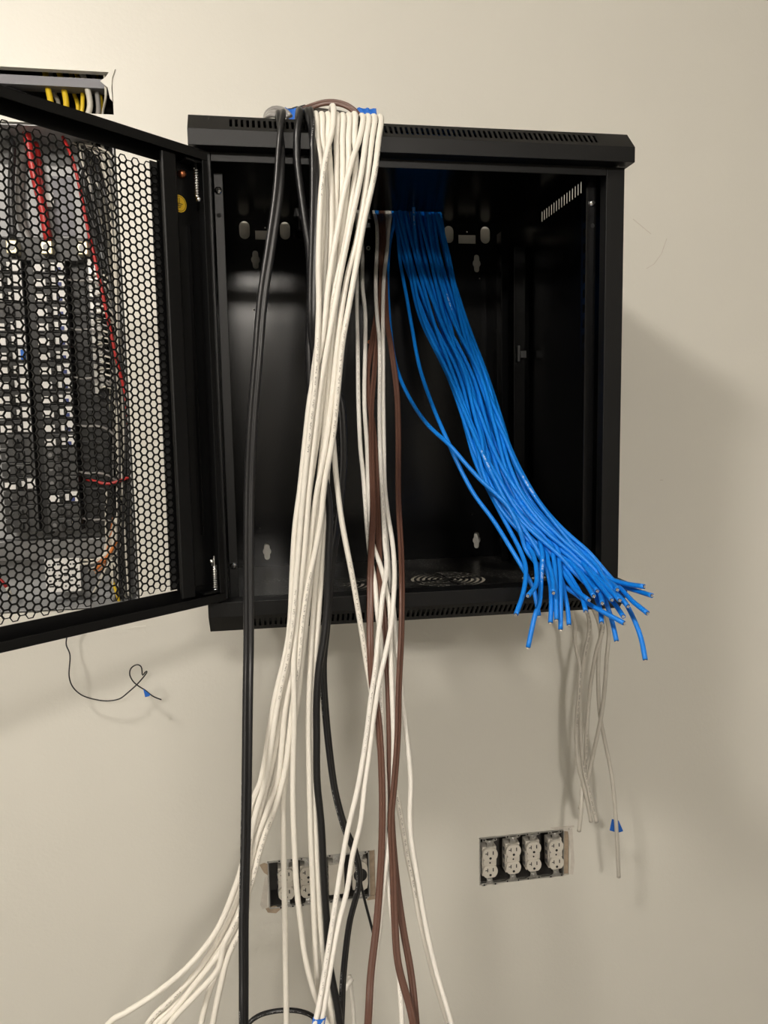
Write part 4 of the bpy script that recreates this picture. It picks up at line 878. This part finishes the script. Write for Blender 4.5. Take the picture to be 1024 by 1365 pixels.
relax()
for c in CABLES:
    n_ = len(c['P']); tw_ = None
    if c['twist'] == 'k1': tw_ = [0.1+1.0*min(1, max(0, (i/n_-0.42)/0.25)) for i in range(n_)]
    elif c['twist'] == 'k2': tw_ = [0.1+0.9*min(1, max(0, (i/n_-0.3)/0.25)) for i in range(n_)]
    elif c['twist'] == 'b': 
        ph = random.uniform(0, 6); tw_ = [0.55*math.sin(ph+i/n_*9) for i in range(n_)]
    o = sweep(c['name'], c['P'], c['m'], c['r0'], None, c['profile'], tw_, nseg=10 if c['r0'] > .002 else 6)
    tag(o, c['label'], c['cat'], c['group']); c['obj'] = o
    if c['sub'] in ('tip', 'core'):
        e = Vector(c['P'][-1]); d = (Vector(c['P'][-1])-Vector(c['P'][-3])).normalized(); q = d.to_track_quat('Z', 'Y').to_matrix().to_4x4(); Mx = Matrix.Translation(e) @ q
        R_ = c['r0']
        bm = bmesh.new(); prism(bm, ngon(R_*0.72, 12), -0.001, 0.0006, FZ)
        for v in bm.verts: v.co = Mx @ v.co
        finish('cut_core', bm, 'bluecore' if c['sub'] == 'tip' else 'ink', o)
        bm = bmesh.new()
        for a in range(4):
            prism(bm, ngon(R_*0.22, 7, R_*0.38*math.cos(a*PI/2+.4), R_*0.38*math.sin(a*PI/2+.4)), 0.0, 0.0022, FZ)
        if c['sub'] == 'core': bm.clear(); prism(bm, ngon(R_*0.25, 7), 0.0, 0.002, FZ)
        for v in bm.verts: v.co = Mx @ v.co
        finish('conductors', bm, 'wiretip', o)

# tape, loops and film on top of the lid and along the cables
def sheet(name, rows, th, m, label, cat, parent=None):
    bm = bmesh.new(); nr, nc = len(rows), len(rows[0])
    rows = [[Vector(p) for p in r] for r in rows]
    F = [[bm.verts.new(p) for p in r] for r in rows]
    nrm = (rows[1][0]-rows[0][0]).cross(rows[0][1]-rows[0][0]).normalized()
    B = [[bm.verts.new(p+nrm*th) for p in r] for r in rows]
    for i in range(nr-1):
        for j in range(nc-1):
            bm.faces.new((F[i][j], F[i][j+1], F[i+1][j+1], F[i+1][j])); bm.faces.new((B[i][j], B[i+1][j], B[i+1][j+1], B[i][j+1]))
    for i in range(nr-1):
        bm.faces.new((F[i][0], F[i+1][0], B[i+1][0], B[i][0])); bm.faces.new((F[i][-1], B[i][-1], B[i+1][-1], F[i+1][-1]))
    for j in range(nc-1):
        bm.faces.new((F[0][j], B[0][j], B[0][j+1], F[0][j+1])); bm.faces.new((F[-1][j], F[-1][j+1], B[-1][j+1], B[-1][j]))
    o = finish(name, bm, m, parent, True)
    if label: tag(o, label, cat)
    return o
def wavy(x0, x1, y0, y1, z, amp, nx=9, ny=6, ph=0.0, slope=0.0):
    return [[(x0+(x1-x0)*j/(nx-1)+0.002*math.sin(i+ph), y0+(y1-y0)*i/(ny-1), z+slope*i/(ny-1)+amp*math.sin(ph+1.7*j+0.9*i)+amp*math.cos(2.3*i+ph)) for j in range(nx)] for i in range(ny)]
def crumple(x0, x1, z0, z1, y, amp, ph, arch=0.0, nx=13, ny=7):
    """crumpled strip standing on the lid, its top folded back"""
    out = []
    for i in range(ny):
        f = i/(ny-1); row = []
        for j in range(nx):
            g = j/(nx-1); a_ = arch*(1-(2*g-1)**2)
            zz = z0+(z1-z0)*min(1, f*1.5)+a_*f+0.3*amp*math.sin(2.1*j+ph)*f; yy = y+amp*math.sin(1.3*j+2.2*i+ph)*(0.4+f)+max(0, f-0.66)*0.05
            row.append((x0+(x1-x0)*g+amp*math.sin(3*f+ph), yy, zz))
        out.append(row)
    return out
sheet('tape_scrap', crumple(0.2255, 0.2515, 0.6405, 0.6725, 0.080, 0.002, .4), 0.0006, 'tape', 'blue masking tape wrapped behind the right end of the white cables on the lid', 'tape')
sheet('tape_scrap', crumple(0.1300, 0.1640, 0.6360, 0.6790, 0.110, 0.003, 2.0), 0.0006, 'tape', 'blue tape scrap standing behind the black loop on the lid', 'tape')
sheet('plastic_film', crumple(0.1280, 0.1860, 0.6760, 0.6850, 0.135, 0.003, 1.1, 0.013), 0.0006, 'plasticbag', 'crumpled black plastic film arching over the blue tape scrap on the lid', 'film')
def arc(name, label, pts, r, m, cat='cable', profile=None):
    o = sweep(name, catmull(pts, 0.005), m, r, None, profile, nseg=8); tag(o, label, cat); return o
arc('brown_cable_arc', 'grey brown cable arching over the white cables on top of the lid', [at(405, 146, .075), at(418, 141, .075), at(432, 137, .07), at(446, 136.5, .065), at(460, 140, .06), at(470, 146, .055), at(477, 153, .052), at(480, 158, .055)], 0.0024, 'brown', profile=twin_profile(0.0022))
arc('grey_cable_loop', 'grey flat cable loop bulging at the left end of the cables on the lid', [at(371, 153, .03), at(364, 151.5, .035), at(358, 153.5, .05), at(355, 156, .06), at(358, 149, .075), at(366, 145, .08), at(374, 146, .08), at(381, 150, .075), at(386, 156, .07)], 0.0026, 'clear', profile=twin_profile(0.0026))
arc('grey_cable_loop', 'dark grey cable lying low behind the white cable tops on the lid', [at(395, 150, .085), at(415, 146, .085), at(440, 148, .08), at(455, 150, .08), at(470, 155, .08)], 0.0026, 'greywire')
# tape round the taped pair
pr = [c for c in CABLES if 'taped pair' in c['label']]
A, B = pr[0]['P'], pr[1]['P']
za = at(428, 1349, -0.15).z
ca = A[np.argmin(abs(A[:, 2]-za))]; cb = B[np.argmin(abs(B[:, 2]-za))]; mid = Vector((ca+cb)/2); half = np.linalg.norm(ca-cb)/2+0.0045
bm = bmesh.new(); ou = [(half*math.cos(a), 0.0045*math.sin(a)) for a in [2*PI*i/24 for i in range(24)]]; iu = [(p*0.93, q*0.85) for p, q in ou]
for z0 in (0,):
    R0 = [bm.verts.new((p, q, -0.03)) for p, q in ou]; R1 = [bm.verts.new((p*1.02, q, 0.0)) for p, q in ou]; I0 = [bm.verts.new((p, q, -0.03)) for p, q in iu]; I1 = [bm.verts.new((p, q, 0.0)) for p, q in iu]
    for i in range(24):
        j = (i+1) % 24
        bm.faces.new((R0[i], R0[j], R1[j], R1[i])); bm.faces.new((I0[j], I0[i], I1[i], I1[j])); bm.faces.new((R1[i], R1[j], I1[j], I1[i])); bm.faces.new((R0[j], R0[i], I0[i], I0[j]))
tp = tag(finish('tape_wrap', bm, 'tape', None, True), 'blue tape wrapped round the pair of thin white cables at the bottom edge', 'tape')
tp.location = mid; tp.rotation_euler = (0, math.atan2((cb-ca)[2], (cb-ca)[0])*-1*0.3+0.15, math.atan2((cb-ca)[1], (cb-ca)[0]))
# tape tag behind the long loose end, tape flag on the black wire
c4 = [c for c in CABLES if 'blue tape tag' in c['label']][0]['P']
def flag(name, px, Y, th, label):
    bm = bmesh.new(); q = [at(x, y, Y) for x, y in px]; prism(bm, [(p.x, p.z) for p in q], Y, Y+th, FY); return tag(finish(name, bm, 'tape'), label, 'tape')
flag('tape_tag', [(816, 1092), (825, 1094), (831, 1108), (826, 1109.5), (823, 1110), (813, 1107)], 0.3905, 0.0008, 'small blue tape tag stuck behind the long loose white cable end')
flag('tape_flag', [(191, 918.5), (200.5, 926), (199, 928), (193.5, 929.5)], 0.4385, 0.0008, 'tiny blue tape flag on the curled end of the thin black wire')
# white wire stub and blue bit at the left of the lid opening
cable_bits = [('wire_stub', 'short white wire stub poking from the lid opening left of the white bundle', (412, 286), 'thin'), ('wire_stub', 'small blue wire stub under the lid opening beside the brown cables', (498, 289), 'blue')]
for nm, lab, q, m in cable_bits:
    p = at(*q, 0.44); o = sweep(nm, [(p.x+0.001*k, 0.44+0.004*math.sin(k), p.z+0.05-0.006*k) for k in range(10)], m, 0.0038, None); tag(o, lab, 'wire')
